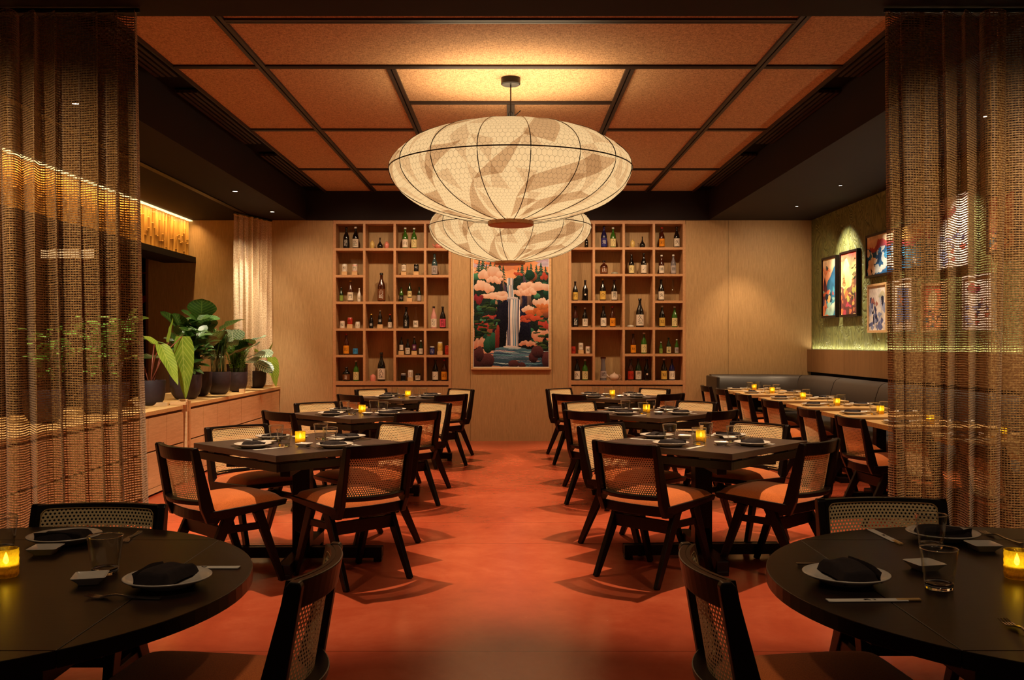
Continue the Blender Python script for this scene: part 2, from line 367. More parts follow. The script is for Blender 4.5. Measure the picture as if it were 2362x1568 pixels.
leafmat('leaf_lime', hx('668522'), hx('8aa534'), hx('bcc662'))
leafmat('leaf_dark', hx('25431a'), hx('3f6626'), hx('6f8c40'))
leafmat('leaf_stripe', hx('2c5a38'), hx('35683f'), hx('cfe0c2'), 1)
leafmat('leaf_fern', hx('3f6a20'), hx('62902f'), hx('86ad48'))
leafmat('leaf_fresh', hx('43762a'), hx('5f9a35'), hx('a0c860'))

# bamboo
t = NT('bamboo'); v = t.coord('Object', (30, 30, 1.5)); n = t.noise(v, 1.4, 3, 0.6)
t.base(t.ramp(n, [(0.3, hx('a5702c')), (0.7, hx('d9a758'))])); t.set(Roughness=0.35); M['bamboo'] = t.m

# ------------------------------------------------------------------ mesh building
class MB:
    def __init__(s): s.v = []; s.f = []; s.mi = []; s.uv = []; s.cur = 0; s.anyuv = False
    def add(s, verts, faces, uvs=None):
        o = len(s.v); s.v += [tuple(p) for p in verts]
        for i, f in enumerate(faces):
            s.f.append(tuple(k + o for k in f)); s.mi.append(s.cur)
            if uvs is not None: s.uv.append([uvs[k] for k in f]); s.anyuv = True
            else: s.uv.append(None)
        return s
    def box(s, lo, hi, mt=None):
        x0, y0, z0 = lo; x1, y1, z1 = hi
        vs = [(x0, y0, z0), (x1, y0, z0), (x1, y1, z0), (x0, y1, z0), (x0, y0, z1), (x1, y0, z1), (x1, y1, z1), (x0, y1, z1)]
        if mt is not None: vs = [mt @ Vector(p) for p in vs]
        return s.add(vs, [(3, 2, 1, 0), (4, 5, 6, 7), (0, 1, 5, 4), (1, 2, 6, 5), (2, 3, 7, 6), (3, 0, 4, 7)])
    def loft(s, rings, cap=True, closed=True, uvs=None):
        n = len(rings[0]); vs = [p for r in rings for p in r]; fs = []
        for i in range(len(rings) - 1):
            for j in range(n if closed else n - 1):
                a = i * n + j; b = i * n + (j + 1) % n
                fs.append((a, b, b + n, a + n))
        if cap and closed:
            fs.append(tuple(reversed(range(n)))); fs.append(tuple((len(rings) - 1) * n + k for k in range(n)))
        return s.add(vs, fs, uvs)
    def bar(s, p0, p1, a0, b0, a1=None, b1=None, side=(1, 0, 0)):
        # rectangular bar from p0 to p1; a = size along side axis, b = size across
        a1 = a0 if a1 is None else a1; b1 = b0 if b1 is None else b1
        p0 = Vector(p0); p1 = Vector(p1); d = (p1 - p0).normalized(); sx = Vector(side); sx = (sx - d * sx.dot(d)).normalized(); sy = d.cross(sx)
        def ring(p, a, b): return [p + sx * (-a / 2) + sy * (-b / 2), p + sx * (a / 2) + sy * (-b / 2), p + sx * (a / 2) + sy * (b / 2), p + sx * (-a / 2) + sy * (b / 2)]
        return s.loft([ring(p0, a0, b0), ring(p1, a1, b1)])
    def lathe(s, prof, seg=24, c=(0, 0, 0), caps=False, uvm=None):
        vs = []; uvs = []
        tot = len(prof) - 1
        for i, (r, z) in enumerate(prof):
            for j in range(seg + 1):
                a = 2 * math.pi * j / seg
                vs.append((c[0] + r * math.cos(a), c[1] + r * math.sin(a), c[2] + z)); uvs.append((j / seg, (i / tot) if uvm is None else uvm[i]))
        fs = []
        n = seg + 1
        for i in range(tot):
            for j in range(seg):
                a = i * n + j; fs.append((a, a + 1, a + 1 + n, a + n))
        if caps:
            fs.append(tuple(reversed(range(seg)))); fs.append(tuple(tot * n + k for k in range(seg)))
        return s.add(vs, fs, uvs)
    def tube(s, pts, r, seg=8, caps=True):
        pts = [Vector(p) for p in pts]; rings = []
        up = Vector((0, 0, 1))
        for i, p in enumerate(pts):
            d = (pts[min(i + 1, len(pts) - 1)] - pts[max(i - 1, 0)]).normalized()
            sx = d.cross(up)
            if sx.length < 1e-3: sx = d.cross(Vector((0, 1, 0)))
            sx.normalize(); sy = d.cross(sx); rr = r[i] if isinstance(r, (list, tuple)) else r
            rings.append([p + (sx * math.cos(2 * math.pi * k / seg) + sy * math.sin(2 * math.pi * k / seg)) * rr for k in range(seg)])
        return s.loft(rings, caps)
    def grid(s, fn, nu, nv, uvf=None, closed=False):
        vs = []; uvs = []
        for i in range(nu + 1):
            for j in range(nv + 1):
                u, v = i / nu, j / nv; vs.append(tuple(fn(u, v))); uvs.append(uvf(u, v) if uvf else (u, v))
        fs = [(i * (nv + 1) + j, (i + 1) * (nv + 1) + j, (i + 1) * (nv + 1) + j + 1, i * (nv + 1) + j + 1) for i in range(nu) for j in range(nv)]
        return s.add(vs, fs, uvs)
    def poly(s, pts, thick=0.0, axis=1):
        # flat polygon (list of 3d points) optionally extruded along axis
        n = len(pts); pts = [Vector(p) for p in pts]
        if not thick: return s.add(pts, [tuple(range(n))])
        off = Vector((0, 0, 0)); off[axis] = thick
        q = [p + off for p in pts]
        fs = [tuple(reversed(range(n))), tuple(range(n, 2 * n))] + [(i, (i + 1) % n, (i + 1) % n + n, i + n) for i in range(n)]
        return s.add(pts + q, fs)
    def build(s, name, mats, parent=None, bevel=0.0, smooth=False, loc=None, seg=2, merge=False, autosm=None):
        if isinstance(mats, str): mats = [mats]
        me = bpy.data.meshes.new(name); me.from_pydata([tuple(p) for p in s.v], [], s.f)
        if s.anyuv:
            ul = me.uv_layers.new(name='UVMap'); flat = []
            for u, f in zip(s.uv, s.f):
                flat += [c for k in (u if u is not None else [(0, 0)] * len(f)) for c in k]
            ul.data.foreach_set('uv', flat)
        for m in mats: me.materials.append(M[m])
        if len(mats) > 1: me.polygons.foreach_set('material_index', s.mi)
        bm = bmesh.new(); bm.from_mesh(me)
        if merge: bmesh.ops.remove_doubles(bm, verts=bm.verts, dist=1e-5)
        if bevel:
            ed = [e for e in bm.edges if len(e.link_faces) == 2 and e.calc_face_angle(0) > R(35)]
            bmesh.ops.bevel(bm, geom=ed, offset=bevel, segments=seg, affect='EDGES', clamp_overlap=True, profile=0.5)
        if not s.anyuv: bmesh.ops.recalc_face_normals(bm, faces=bm.faces)
        bm.to_mesh(me); bm.free()
        if smooth: me.polygons.foreach_set('use_smooth', [True] * len(me.polygons))
        if autosm: me.set_sharp_from_angle(angle=R(autosm)) if hasattr(me, 'set_sharp_from_angle') else None
        me.update()
        o = bpy.data.objects.new(name, me); COL.objects.link(o)
        if parent is not None: o.parent = parent
        if loc is not None: o.location = loc
        return o

def tag(o, label=None, cat=None, group=None, kind=None):
    if label: o['label'] = label
    if cat: o['category'] = cat
    if group: o['group'] = group
    if kind: o['kind'] = kind
    return o
def struct(o): o['kind'] = 'structure'; return o
def root(name, loc=(0, 0, 0), rz=0.0):
    o = bpy.data.objects.new(name, None); COL.objects.link(o); o.location = loc; o.rotation_euler = (0, 0, rz); o.empty_display_size = 0.1
    return o
KIDS = {}
def kids(o):
    return [c for c in COL.objects if c.parent == o] if o.name not in KIDS else KIDS[o.name]
def tree(o):
    return (o, [tree(c) for c in COL.objects if c.parent == o])
def dup(tr, parent=None):
    o, ch = tr; c = o.copy(); COL.objects.link(c); c.parent = parent
    for k in ch: dup(k, c)
    return c
class Kind:
    """first placement uses the built thing itself, later ones copy it with its parts"""
    def __init__(s, o): s.o = o; s.t = None; s.used = False
    def put(s, loc, rz, label, cat, group=None, scale=None):
        if s.t is None: s.t = tree(s.o)
        if not s.used: c = s.o; s.used = True
        else: c = dup(s.t)
        c.location = loc; c.rotation_euler = (0, 0, rz)
        if scale: c.scale = scale
        for k in ('label', 'category', 'group'):
            if k in c.keys(): del c[k]
        return tag(c, label, cat, group)
# ================================================================== SETTING
XL, XR = -8.2, 4.26
m = MB(); m.box((XL, -0.6, -0.1), (4.5, 13.95, 0.0)); struct(m.build('floor', 'red_concrete'))
# back wall, with two niches for the shelf units
X1, X2, X3, X4 = -2.516, -0.838, 0.815, 2.476
m = MB()
SEAM = 0.004
def wallpart(a, b, z0=0.0, z1=ZS + 0.02):
    m.box((a + SEAM / 2, YB, z0), (b - SEAM / 2, YB + 0.02, z1))
wallpart(-5.13, -3.9); wallpart(-3.9, X1)
wallpart(X2, -0.57, 1.0, ZS + 0.02); wallpart(-0.57, 0.585, 0.93, ZS + 0.02); wallpart(0.585, X3, 1.0, ZS + 0.02)
wallpart(X2, -0.57, 0, 1.0); wallpart(-0.57, 0.585, 0, 0.93); wallpart(0.585, X3, 0, 1.0)
wallpart(X4, 3.08, 0.0); wallpart(3.08, XR)
struct(m.build('wall_back', 'oak_wall'))
m = MB(); m.box((-5.13, YB + 0.02, 0), (X1 - .02, YB + 0.05, ZS + .3)); m.box((X2 + .03, YB + 0.02, 0), (X3 - .03, YB + 0.05, ZS + .3)); m.box((X4 + .03, YB + 0.02, 0), (4.5, YB + 0.05, ZS + .3)); m.box((X1 - .03, YB + .34, 0), (X4 + .03, YB + .4, ZS)); struct(m.build('wall_back_core', 'walnut_wall'))
# right wall
m = MB(); m.box((XR, 4.0, 1.2), (XR + 0.1, YB, ZS + 0.02)); struct(m.build('wall_right', 'green_relief'))
m = MB()
for y0, y1 in ((12.0, 13.5), (10.35, 12.0), (8.7, 10.35), (7.05, 8.7), (5.4, 7.05), (4.0, 5.4)):
    m.box((4.195, y0 + .003, 0.985), (4.225, y1 - .003, 1.297))
struct(m.build('trim_wainscot', 'walnut_wall'))
m = MB(); m.box((4.25, 4.0, 0.0), (4.4, YB, 1.25)); struct(m.build('wall_right_base', 'room_dark'))
m = MB(); m.box((4.228, 5.0, 1.270), (4.252, YB - .02, 1.282)); tag(m.build('led_strip', 'led_cool'), 'thin glowing light strip along the top of the brown wainscot', 'light strip')
# left: far dark room behind the counter
m = MB(); m.box((XL - .1, -0.6, 0), (XL, 13.95, 3.6)); struct(m.build('wall_left', 'room_dark'))
m = MB(); m.box((XL, 13.62, 0), (-5.13, 13.7, 3.3)); struct(m.build('wall_bar', 'navy'))
m = MB(); m.box((-5.16, YB - .02, 0), (-5.13, 13.62, 2.6)); struct(m.build('trim_opening', 'walnut_wall'))
def blob(cx, cz, rx, rz, rot, n=22):
    c, s_ = math.cos(rot), math.sin(rot)
    return [(cx + rx * math.cos(a) * c - rz * math.sin(a) * s_, 13.612, cz + rx * math.cos(a) * s_ + rz * math.sin(a) * c) for a in [2 * math.pi * k / n for k in range(n)]]
mur = root('wall_mural')
for b in ((-5.3, 1.98, .16, .05, .5), (-5.5, 1.35, .2, .07, .9), (-5.28, 1.22, .12, .04, -.3), (-5.75, 2.15, .25, .08, .2), (-6.2, 1.7, .3, .1, .7), (-5.55, 2.38, .42, .012, .02)):
    mm = MB(); mm.poly(blob(*b)); mm.build('red_shape', 'mural_red', mur)
tag(mur, 'dark wall mural with curved red shapes beyond the counter', 'mural')
m = MB(); m.box((-6.9, 13.1, 2.52), (-5.9, 13.619, 2.55)); s1 = root('bar_shelf', (0, 0, 0)); m.build('shelf_board', 'oak_shelf', s1)
m = MB(); m.box((-6.7, 13.595, 2.60), (-5.95, 13.618, 2.72)); m.build('lit_panel', 'bar_light', s1)
tag(s1, 'glowing amber back bar shelf seen through the left curtain', 'shelf')
# header beam with bamboo
hb = root('bamboo_header')
m = MB(); m.box((-4.9, 4.6, 2.52), (-4.455, YB - .002, 2.60)); m.build('ledge', 'dark_soffit', hb)
m = MB(); m.box((-4.9, 4.6, 2.60), (-4.62, YB - .002, ZS - .002)); m.build('core', 'dark_soffit', hb)
m = MB(); rb = random.Random(3); y = 4.62; 
while y < YB - 0.05:
    r = rb.uniform(0.020, 0.028); y += r; x = -4.57 + rb.uniform(-.008, .008)
    prof = [(r, 0)]; nodes = sorted(rb.uniform(0.05, 0.48) for _ in range(rb.choice((1, 1, 2))))
    for nz in nodes: prof += [(r, nz - .006), (r * 1.25, nz - .002), (r * .88, nz + .003), (r, nz + .007)]
    prof += [(r, 0.505)]
    m.lathe(prof, 8, (x, y, 2.602)); y += r + rb.uniform(0, .002)
m.build('bamboo_canes', 'bamboo', hb, smooth=True)
m = MB(); m.box((-4.60, 4.62, ZS - .016), (-4.50, YB - .01, ZS - .006)); m.build('led_strip', 'led_warm', hb)
tag(hb, 'header beam faced with split bamboo canes and lit from above', 'header beam')

# ceiling
CX0, CX1, CY0, CY1 = -2.61, 2.57, 6.29, 13.50
ceil = MB(); ceil.box((CX0, 4.0, ZC), (CX1, CY1, ZC + .05)); struct(ceil.build('ceiling', 'woven_panel'))
m = MB(); m.box((-2.95, 4.0, ZC + .01), (CX0 - .001, CY1, ZC + .06)); m.box((CX1 + .001, 4.0, ZC + .01), (2.85, CY1, ZC + .06))
struct(m.build('ceiling_recess', 'slot_black'))
m = MB()
m.box((-4.905, 4.0, ZS), (-2.895, 13.6, ZC + .06)); struct(m.build('ceiling_soffit_left', 'dark_soffit'))
m = MB(); m.box((XL, 4.0, ZS), (-4.905, 13.7, ZC + .06)); struct(m.build('ceiling_soffit_bar', 'dark_soffit'))
m = MB(); m.box((2.80, 4.0, ZS), (4.4, 13.6, ZC + .06)); struct(m.build('ceiling_soffit_right', 'dark_soffit'))
m = MB(); m.box((-2.895, YB - .02, ZS), (2.80, 13.6, ZC + .06)); struct(m.build('ceiling_bulkhead', 'dark_soffit'))
m = MB(); m.box((XL, 1.2, ZS - .002), (4.6, 4.0, ZS + .4)); m.box((-2.895, 4.0, ZS), (2.80, 5.07, ZC - .02)); struct(m.build('ceiling_header', 'dark_soffit'))
m = MB(); m.box((-2.897, 5.07, ZC - .03), (2.802, 5.11, ZC)); struct(m.build('trim_header_edge', 'black_trim'))
# dark timber trims with a slot down the middle
def trim(n, a, b, axis):
    m = MB(); wd = .035; z0 = ZC - .018; g = .006
    if axis == 'Y':
        x, y0, y1 = a[0], a[1], b[1]
        m.box((x - wd, y0, z0), (x - g, y1, ZC)); m.box((x + g, y0, z0), (x + wd, y1, ZC)); m.cur = 1; m.box((x - g, y0, ZC - .006), (x + g, y1, ZC + .001))
    else:
        y, x0, x1 = a[1], a[0], b[0]
        m.box((x0, y - wd, z0 + .002), (x1, y - g, ZC)); m.box((x0, y + g, z0 + .002), (x1, y + wd, ZC)); m.cur = 1; m.box((x0, y - g, ZC - .006), (x1, y + g, ZC + .001))
    struct(m.build('trim_%d' % n, ['black_trim', 'slot_black']))
XO, XI = 1.93, 0.934
k = 1
for x in (-XO, XO): trim(k, (x, 5.11), (x, CY1 - .02), 'Y'); k += 1
for x in (-XI, XI): trim(k, (x, 7.435), (x, CY1 - .02), 'Y'); k += 1
trim(k, (0, 8.545), (0, CY1 - .02), 'Y'); k += 1
def rowtrim(y, segs):
    global k
    for a, b in segs: trim(k, (a, y), (b, y), 'X'); k += 1
e = .036
rowtrim(7.40, ((CX0, -XO - e), (-XO + e, XO - e), (XO + e, CX1)))
rowtrim(8.51, ((-XI + e, XI - e),))
rowtrim(9.59, ((CX0, -XO - e), (-XO + e, -XI - e), (XI + e, XO - e), (XO + e, CX1)))
rowtrim(11.77, ((CX0, -XO - e), (-XO + e, -XI - e), (XI + e, XO - e), (XO + e, CX1)))
rowtrim(12.89, ((-XO + e, -XI - e), (XI + e, XO - e)))
rowtrim(6.345, ((-XO + e, XO - e),))
m = MB(); m.box((CX0 - .012, 5.11, ZC - .03), (CX0 + .004, CY1 - .02, ZC + .01)); m.box((CX1 - .004, 5.11, ZC - .03), (CX1 + .012, CY1 - .02, ZC + .01)); struct(m.build('trim_%d' % k, 'black_trim')); k += 1
# slot diffusers
df = None
def diffuser(x, y0, y1, label):
    r_ = root('slot_diffuser', (x, (y0 + y1) / 2, ZC - .02)); L = (y1 - y0) / 2
    for i in range(4):
        m = MB(); m.box((-.085 + i * .05, -L, -.012), (-.085 + i * .05 + .028, L, .012)); m.build('blade', 'diffuser', r_)
    m = MB(); m.box((-.10, -L, .012), (.10, L, .02)); m.build('housing', 'slot_black', r_)
    tag(r_, label, 'air vent', 'linear air vents along the ceiling edge')
for sx, nm in ((-2.745, 'left'), (2.69, 'right')):
    for (y0, y1, w_) in ((6.4, 7.6, 'nearest'), (8.07, 10.15, 'middle'), (10.8, 12.9, 'farthest')):
        diffuser(sx, y0, y1, '%s black slotted air vent along the %s edge of the woven ceiling' % (w_, nm))
# recessed downlights
def downlight(x, y, z, label, rr=.05):
    r_ = root('downlight', (x, y, z))
    m = MB(); m.lathe([(rr * .62, .004), (rr * .68, -.004), (rr, -.005), (rr * 1.02, 0.0)], 24); m.build('ring', 'dark_soffit', r_, smooth=True)
    m = MB(); m.lathe([(0.0001, -.003), (rr * .66, -.003)], 20); m.build('lens', 'lamp_lens', r_)
    tag(r_, label, 'ceiling light')
for y, nm in ((12.6, 'farthest'), (10.9, 'second farthest'), (6.9, 'nearest')):
    downlight(-3.15, y, ZS - .001, '%s small round downlight in the dark soffit above the plants' % nm, .042)
for y, nm in ((12.1, 'farthest'), (10.5, 'second farthest'), (8.9, 'third farthest'), (7.3, 'nearest')):
    downlight(3.63, y, ZS - .001, '%s tiny downlight in the dark soffit before the green wall' % nm, .026)

# ================================================================== CURTAINS
def curtain(name, path, z0, z1, mat_, label, hem=True, seed=1, amp=.085, per=.105, nz=26, grow=.0):
    """path: list of (x,y) along which the cloth hangs, pleated sideways"""
    rs = random.Random(seed); P = [Vector((a, b, 0)) for a, b in path]
    L = sum((P[i + 1] - P[i]).length for i in range(len(P) - 1)); n = int(L / per * 18)
    ph = [rs.uniform(0, 6.28) for _ in range(6)]; warp = rs.uniform(.6, 1.1)
    def at(s):
        d = s * L
        for i in range(len(P) - 1):
            e_ = (P[i + 1] - P[i]).length
            if d <= e_ or i == len(P) - 2: q = P[i].lerp(P[i + 1], d / e_); t_ = (P[i + 1] - P[i]).normalized(); return q, t_
            d -= e_
    rows = []
    for iz in range(nz + 1):
        f = iz / nz; z = z1 + (z0 - z1) * f; row = []
        for i in range(n + 1):
            s = i / n; q, t_ = at(s); nrm = Vector((-t_.y, t_.x, 0)); d = s * L
            a = amp * (0.55 + .45 * math.sin(1.1 * d / per + ph[0])) * (0.75 + .35 * f)
            wv = math.sin(2 * math.pi * d / per + ph[1] + 1.5 * math.sin(d * 3.7 + ph[2]) + .8 * math.sin(d * 11.3 + ph[5]) + f * .8 * math.sin(d * 3 + ph[3]))
            sl = math.cos(2 * math.pi * d / per * 1.0 + ph[1] + ph[4]) * .034
            q2 = q + nrm * (a * wv + .012 * math.sin(d * 31 + f * 3)) + t_ * (sl * (1 - .2 * f) * math.sin(math.pi * min(1, s * 12, (1 - s) * 12) / 2) + .02 * math.sin(f * 3 + d * 4) * f) + t_ * (-grow * f * (1 - s))
            row.append((q2.x, q2.y, z))
        rows.append(row)
    # uv by arc length measured on the middle row
    mid = rows[nz // 2]; us = [0.0]
    for i in range(n): us.append(us[-1] + (Vector(mid[i + 1]) - Vector(mid[i])).length)
    vs = [p for r_ in rows for p in r_]; uvs = [(us[i], rows[j][i][2]) for j in range(nz + 1) for i in range(n + 1)]
    fs = [(j * (n + 1) + i, j * (n + 1) + i + 1, (j + 1) * (n + 1) + i + 1, (j + 1) * (n + 1) + i) for j in range(nz) for i in range(n)]
    r_ = root(name, (0, 0, 0)); m = MB(); m.add(vs, fs, uvs); m.build('cloth', mat_, r_, smooth=True)
    if hem:
        m = MB(); top = rows[0][::3]
        m.tube([(a, b, z1 - .012) for a, b, _ in top], .009, 5); m.build('heading', 'rattan_border' if mat_ == 'net_cream' else mat_, r_)
    m = MB(); m.tube([(a, b, z1 + .012) for a, b in path], .012, 6); m.build('track', 'black_metal', r_)
    return tag(r_, label, 'curtain')
curtain('curtain', [(-1.92, 4.93), (-3.45, 4.93)], 0.02, ZS - .03, 'net_gold', 'golden open-weave net curtain on the left beside the near round table', seed=4, grow=.06)
curtain('curtain', [(1.93, 4.93), (3.6, 4.93)], 0.02, ZS - .03, 'net_gold', 'golden open-weave net curtain on the right in front of the green wall', seed=9, grow=-.02)
curtain('curtain', [(-3.64, 12.55), (-3.36, 13.40)], .80, ZS - .03, 'net_cream', 'cream net curtain hanging by the back wall at the end of the plant counter', seed=5, amp=.06, per=.13, grow=.0)
m = MB(); m.box((-3.60, 4.1, ZS - .012), (-3.53, 13.45, ZS - .0005)); tag(m.build('curtain_track', 'black_metal'), 'long dark curtain track recessed in the left soffit', 'curtain track')

# ================================================================== LANTERNS
def lantern():
    o = root('paper_lantern'); Rr, hu, hl, zr = 0.98, 0.37, 0.425, 0.0
    prof = []; 
    N1 = 13; N2 = 17
    for i in range(N1):
        a = R(7 + 83 * i / (N1 - 1)); prof.append((Rr * math.sin(a) ** .96, hu * math.cos(a) ** 1.05))
    for i in range(1, N2 + 1):
        a = R(90 - 79.5 * i / N2); prof.append((Rr * math.sin(a) ** 1.02, -hl * math.cos(a) ** .96))
    arc = [0]
    for i in range(len(prof) - 1): arc.append(arc[-1] + math.hypot(prof[i + 1][0] - prof[i][0], prof[i + 1][1] - prof[i][1]))
    uvm = [1 - a / arc[-1] for a in arc]
    # slight sag between the ribs
    m = MB(); seg = 128; vs = []; uvs = []
    for i, (r, z) in enumerate(prof):
        for j in range(seg + 1):
            a = 2 * math.pi * j / seg; rr = r * (1 - .010 * abs(math.sin(a * 8 - R(8.4) * 8)) - .004 * math.sin(a * 23 + i))
            vs.append((rr * math.cos(a), rr * math.sin(a), z)); uvs.append((j / seg, 1 - uvm[i]))
    fs = [(i * (seg + 1) + j, i * (seg + 1) + j + 1, (i + 1) * (seg + 1) + j + 1, (i + 1) * (seg + 1) + j) for i in range(len(prof) - 1) for j in range(seg)]
    m.add(vs, fs, uvs); m.build('paper_shade', 'lantern_paper', o, smooth=True)
    for kk in range(16):
        a = R(8.4 + 270) + 2 * math.pi * kk / 16; m = MB()
        m.tube([((r + .003) * math.cos(a), (r + .003) * math.sin(a), z) for r, z in prof], .0034, 6); m.build('rib', 'black_metal', o, smooth=True)
    m = MB(); m.tube([((Rr + .003) * math.cos(2 * math.pi * q / 72), (Rr + .003) * math.sin(2 * math.pi * q / 72), 0) for q in range(73)], .005, 6); m.build('hoop', 'black_metal', o, smooth=True)
    zb = prof[-1][1]
    m = MB(); m.lathe([(.0001, zb - .035), (.176, zb - .035), (.186, zb - .028), (.186, zb + .028), (.180, zb + .035), (.0001, zb + .035)], 48); m.build('wood_disc', 'lantern_disc', o, smooth=False, autosm=30)
    m = MB(); m.lathe([(.10, hu + .0), (.12, hu + .008), (.125, hu - .01), (.10, hu - .012)], 32); m.build('top_ring', 'black_metal', o, smooth=True)
    H = ZC - 2.79
    cn = root('cord_set'); cn.parent = o
    m = MB(); m.tube([(0, 0, H - .03), (0, 0, hu + .05)], .0055, 8); m.build('cord', 'black_metal', o)
    bpy.data.objects.remove(cn)
    m = MB(); pts = [(.018 * math.cos(a), .004, hu + .075 + .03 * math.sin(a)) for a in [2 * math.pi * q / 16 for q in range(17)]]; m.tube(pts, .004, 6)
    pts = [(.045 * math.cos(a), 0, hu - .005 + .05 * math.sin(a)) for a in [math.pi * q / 12 for q in range(13)]]; m.tube(pts, .005, 6); m.build('cord_loop', 'black_metal', o, smooth=True)
    m = MB(); m.tube([(0, 0, hu + .045), (.03, 0, hu + .065), (.08, .01, hu + .115)], .0048, 6); m.build('cord_tail', 'black_metal', o, smooth=True)
    m = MB(); m.lathe([(.0001, H - .058), (.072, H - .058), (.079, H - .050), (.079, H - .001), (.0001, H - .001)], 40); m.build('canopy', 'black_metal', o, autosm=30)
    return o
K = Kind(lantern())
K.put((0, 7.74, 2.79), 0, 'large glowing paper lantern nearest the camera, hung from the woven ceiling', 'pendant lamp', None)
K.put((-.01, 11.55, 2.79), 0.13, 'glowing paper lantern half hidden behind and below the nearer lantern', 'pendant lamp', None)

# ================================================================== CHAIR (faces +Y, origin on the floor below the middle of the seat)
def make_chair():
    o = root('dining_chair'); HB = .222      # half spacing of the posts
    yb = -.17                                  # where the post meets the seat
    # fwd coordinate q -> y = yb + q
    def P(x, q, z): return (x, yb + q, z)
    for s_ in (-1, 1):      # front and rear legs
        m = MB(); m.bar(P(s_ * (HB - .012), .30, .425), P(s_ * (HB + .004), .455, 0), .034, .060, .028, .034); m.build('leg', 'black_wood', o, bevel=.004)
        m = MB(); m.bar(P(s_ * (HB - .012), .13, .43), P(s_ * (HB + .0), -.085, 0), .034, .066, .028, .034); m.build('leg', 'black_wood', o, bevel=.004)
    for s_ in (-1, 1):      # side rails
        m = MB(); m.bar(P(s_ * (HB - .012), .075, .338), P(s_ * (HB - .012), .345, .338), .022, .040); m.build('side_stretcher', 'black_wood', o, bevel=.003)
    m = MB(); m.bar(P(-HB + .02, .075, .325), P(HB - .02, .075, .325), .022, .074, side=(0, 1, 0)); m.build('rear_stretcher', 'black_wood', o, bevel=.003)
    # seat frame: a shallow tray, thick at the back, thin at the front, bowed front and back
    m = MB()
    rings = []
    def outline(q0, q1, xw, z, n=10):
        pts = []
        for i in range(n + 1): u = -1 + 2 * i / n; pts.append(P(xw * u, q0 - .035 * (1 - u * u), z))
        for i in range(n + 1): u = 1 - 2 * i / n; pts.append(P(xw * 1.03 * u, q1 + .018 * (1 - u * u), z))
        return pts
    def warp(pts, top):
        res = []
        for x, y, z in pts:
            q = y - yb; t_ = max(0, min(1, q / .48))
            z2 = (.455 + .022 * t_) if top else (.395 + .052 * t_)
            res.append((x, y, z2))
        return res
    m.loft([warp(outline(-.005, .465, .235, 0), False), warp(outline(-.005, .475, .242, 0), True)])
    m.build('seat_frame', 'black_wood', o, bevel=.004)
    # cushion
    m = MB()
    def cush(u, v):
        x = (u * 2 - 1); q = v; ex = 1 - abs(x) ** 6; ey = 1 - abs(2 * v - 1) ** 6
        qq = -.005 - .030 * (1 - x * x) * (1 - v) + .465 * v + .016 * (1 - x * x) * v
        base = .455 + .022 * v; h = .038 * max(0, ex) ** .4 * max(0, ey) ** .4 + .020 * (1 - x * x) * math.sin(math.pi * min(1, v * 1.0) ** .8) * ex * ey
        return P(x * .232, qq, base + h)
    m.grid(cush, 18, 18); m.build('seat', 'rust_fabric', o, smooth=True)
    # back posts: tapered planks, reclined
    for s_ in (-1, 1):
        m = MB(); x0, x1 = s_ * HB - .016, s_ * HB + .016
        prof = [(.052, .385), (-.028, .385), (-.060, .47), (-.104, .806), (-.096, .816), (-.070, .812), (-.062, .80), (.028, .47), (.060, .40)]
        prof = [(.048, .387), (-.018, .392), (-.052, .47), (-.108, .800), (-.102, .812), (-.078, .814), (-.069, .803), (.022, .47), (.058, .402)]
        m.poly([(x0, yb + q, z) for q, z in prof], x1 - x0, axis=0); m.build('back_post', 'black_wood', o, bevel=.004)
    # recline line of the back
    def rec(z): return -.088 + (.81 - z) * .20
    def rail(z0, z1, bow, th, n=14):
        m = MB(); rings = []
        for i in range(n + 1):
            u = -1 + 2 * i / n; x = u * (HB - .012); b = bow * (1 - u * u)
            rings.append([P(x, rec(z0) - b - th / 2, z0), P(x, rec(z0) - b + th / 2, z0), P(x, rec(z1) - b + th / 2, z1), P(x, rec(z1) - b - th / 2, z1)])
        m.loft(rings); return m
    rail(.737, .811, .048, .024).build('top_rail', 'black_wood', o, bevel=.004)
    rail(.492, .516, .062, .046).build('lower_rail', 'black_wood', o, bevel=.004)
    # thin dark frame and cane in front
    n = 16
    def cp(u, v, f=.018):
        x = (u * 2 - 1) * (HB - .018); z = .499 + v * .302
        return P(x, rec(z) - (.050 + .012 * (1 - v)) * (1 - (u * 2 - 1) ** 2) + f, z)
    m = MB(); m.grid(cp, n, 6, uvf=lambda u, v: (u * .41, v * .302)); m.build('cane_panel', 'cane', o, smooth=True)
    m = MB(); loop = []
    rr = .045
    def rounded(u0, u1, v0, v1, ru, rv, k_=5):
        pts = []
        for cu, cv, a0 in ((u1 - ru, v1 - rv, 0), (u0 + ru, v1 - rv, 90), (u0 + ru, v0 + rv, 180), (u1 - ru, v0 + rv, 270)):
            for q in range(k_ + 1): a = R(a0 + 90 * q / k_); pts.append((cu + ru * math.cos(a), cv + rv * math.sin(a)))
        out = []
        for i in range(len(pts)):
            a, b = pts[i], pts[(i + 1) % len(pts)]
            st = max(1, int(abs(b[0] - a[0]) * 12)); out += [(a[0] + (b[0] - a[0]) * q / st, a[1] + (b[1] - a[1]) * q / st) for q in range(st)]
        return out
    lp = rounded(.012, .988, .015, .985, .055, .075)
    m.tube([cp(u, v, .0195) for u, v in lp + lp[:1]], .0028, 5, caps=False); m.build('cane_border', 'rattan_border', o, smooth=True)
    # dark surround of the cane: ring between rounded loop and rectangle edge
    m = MB(); outer = []; cu = .5; cv = .5
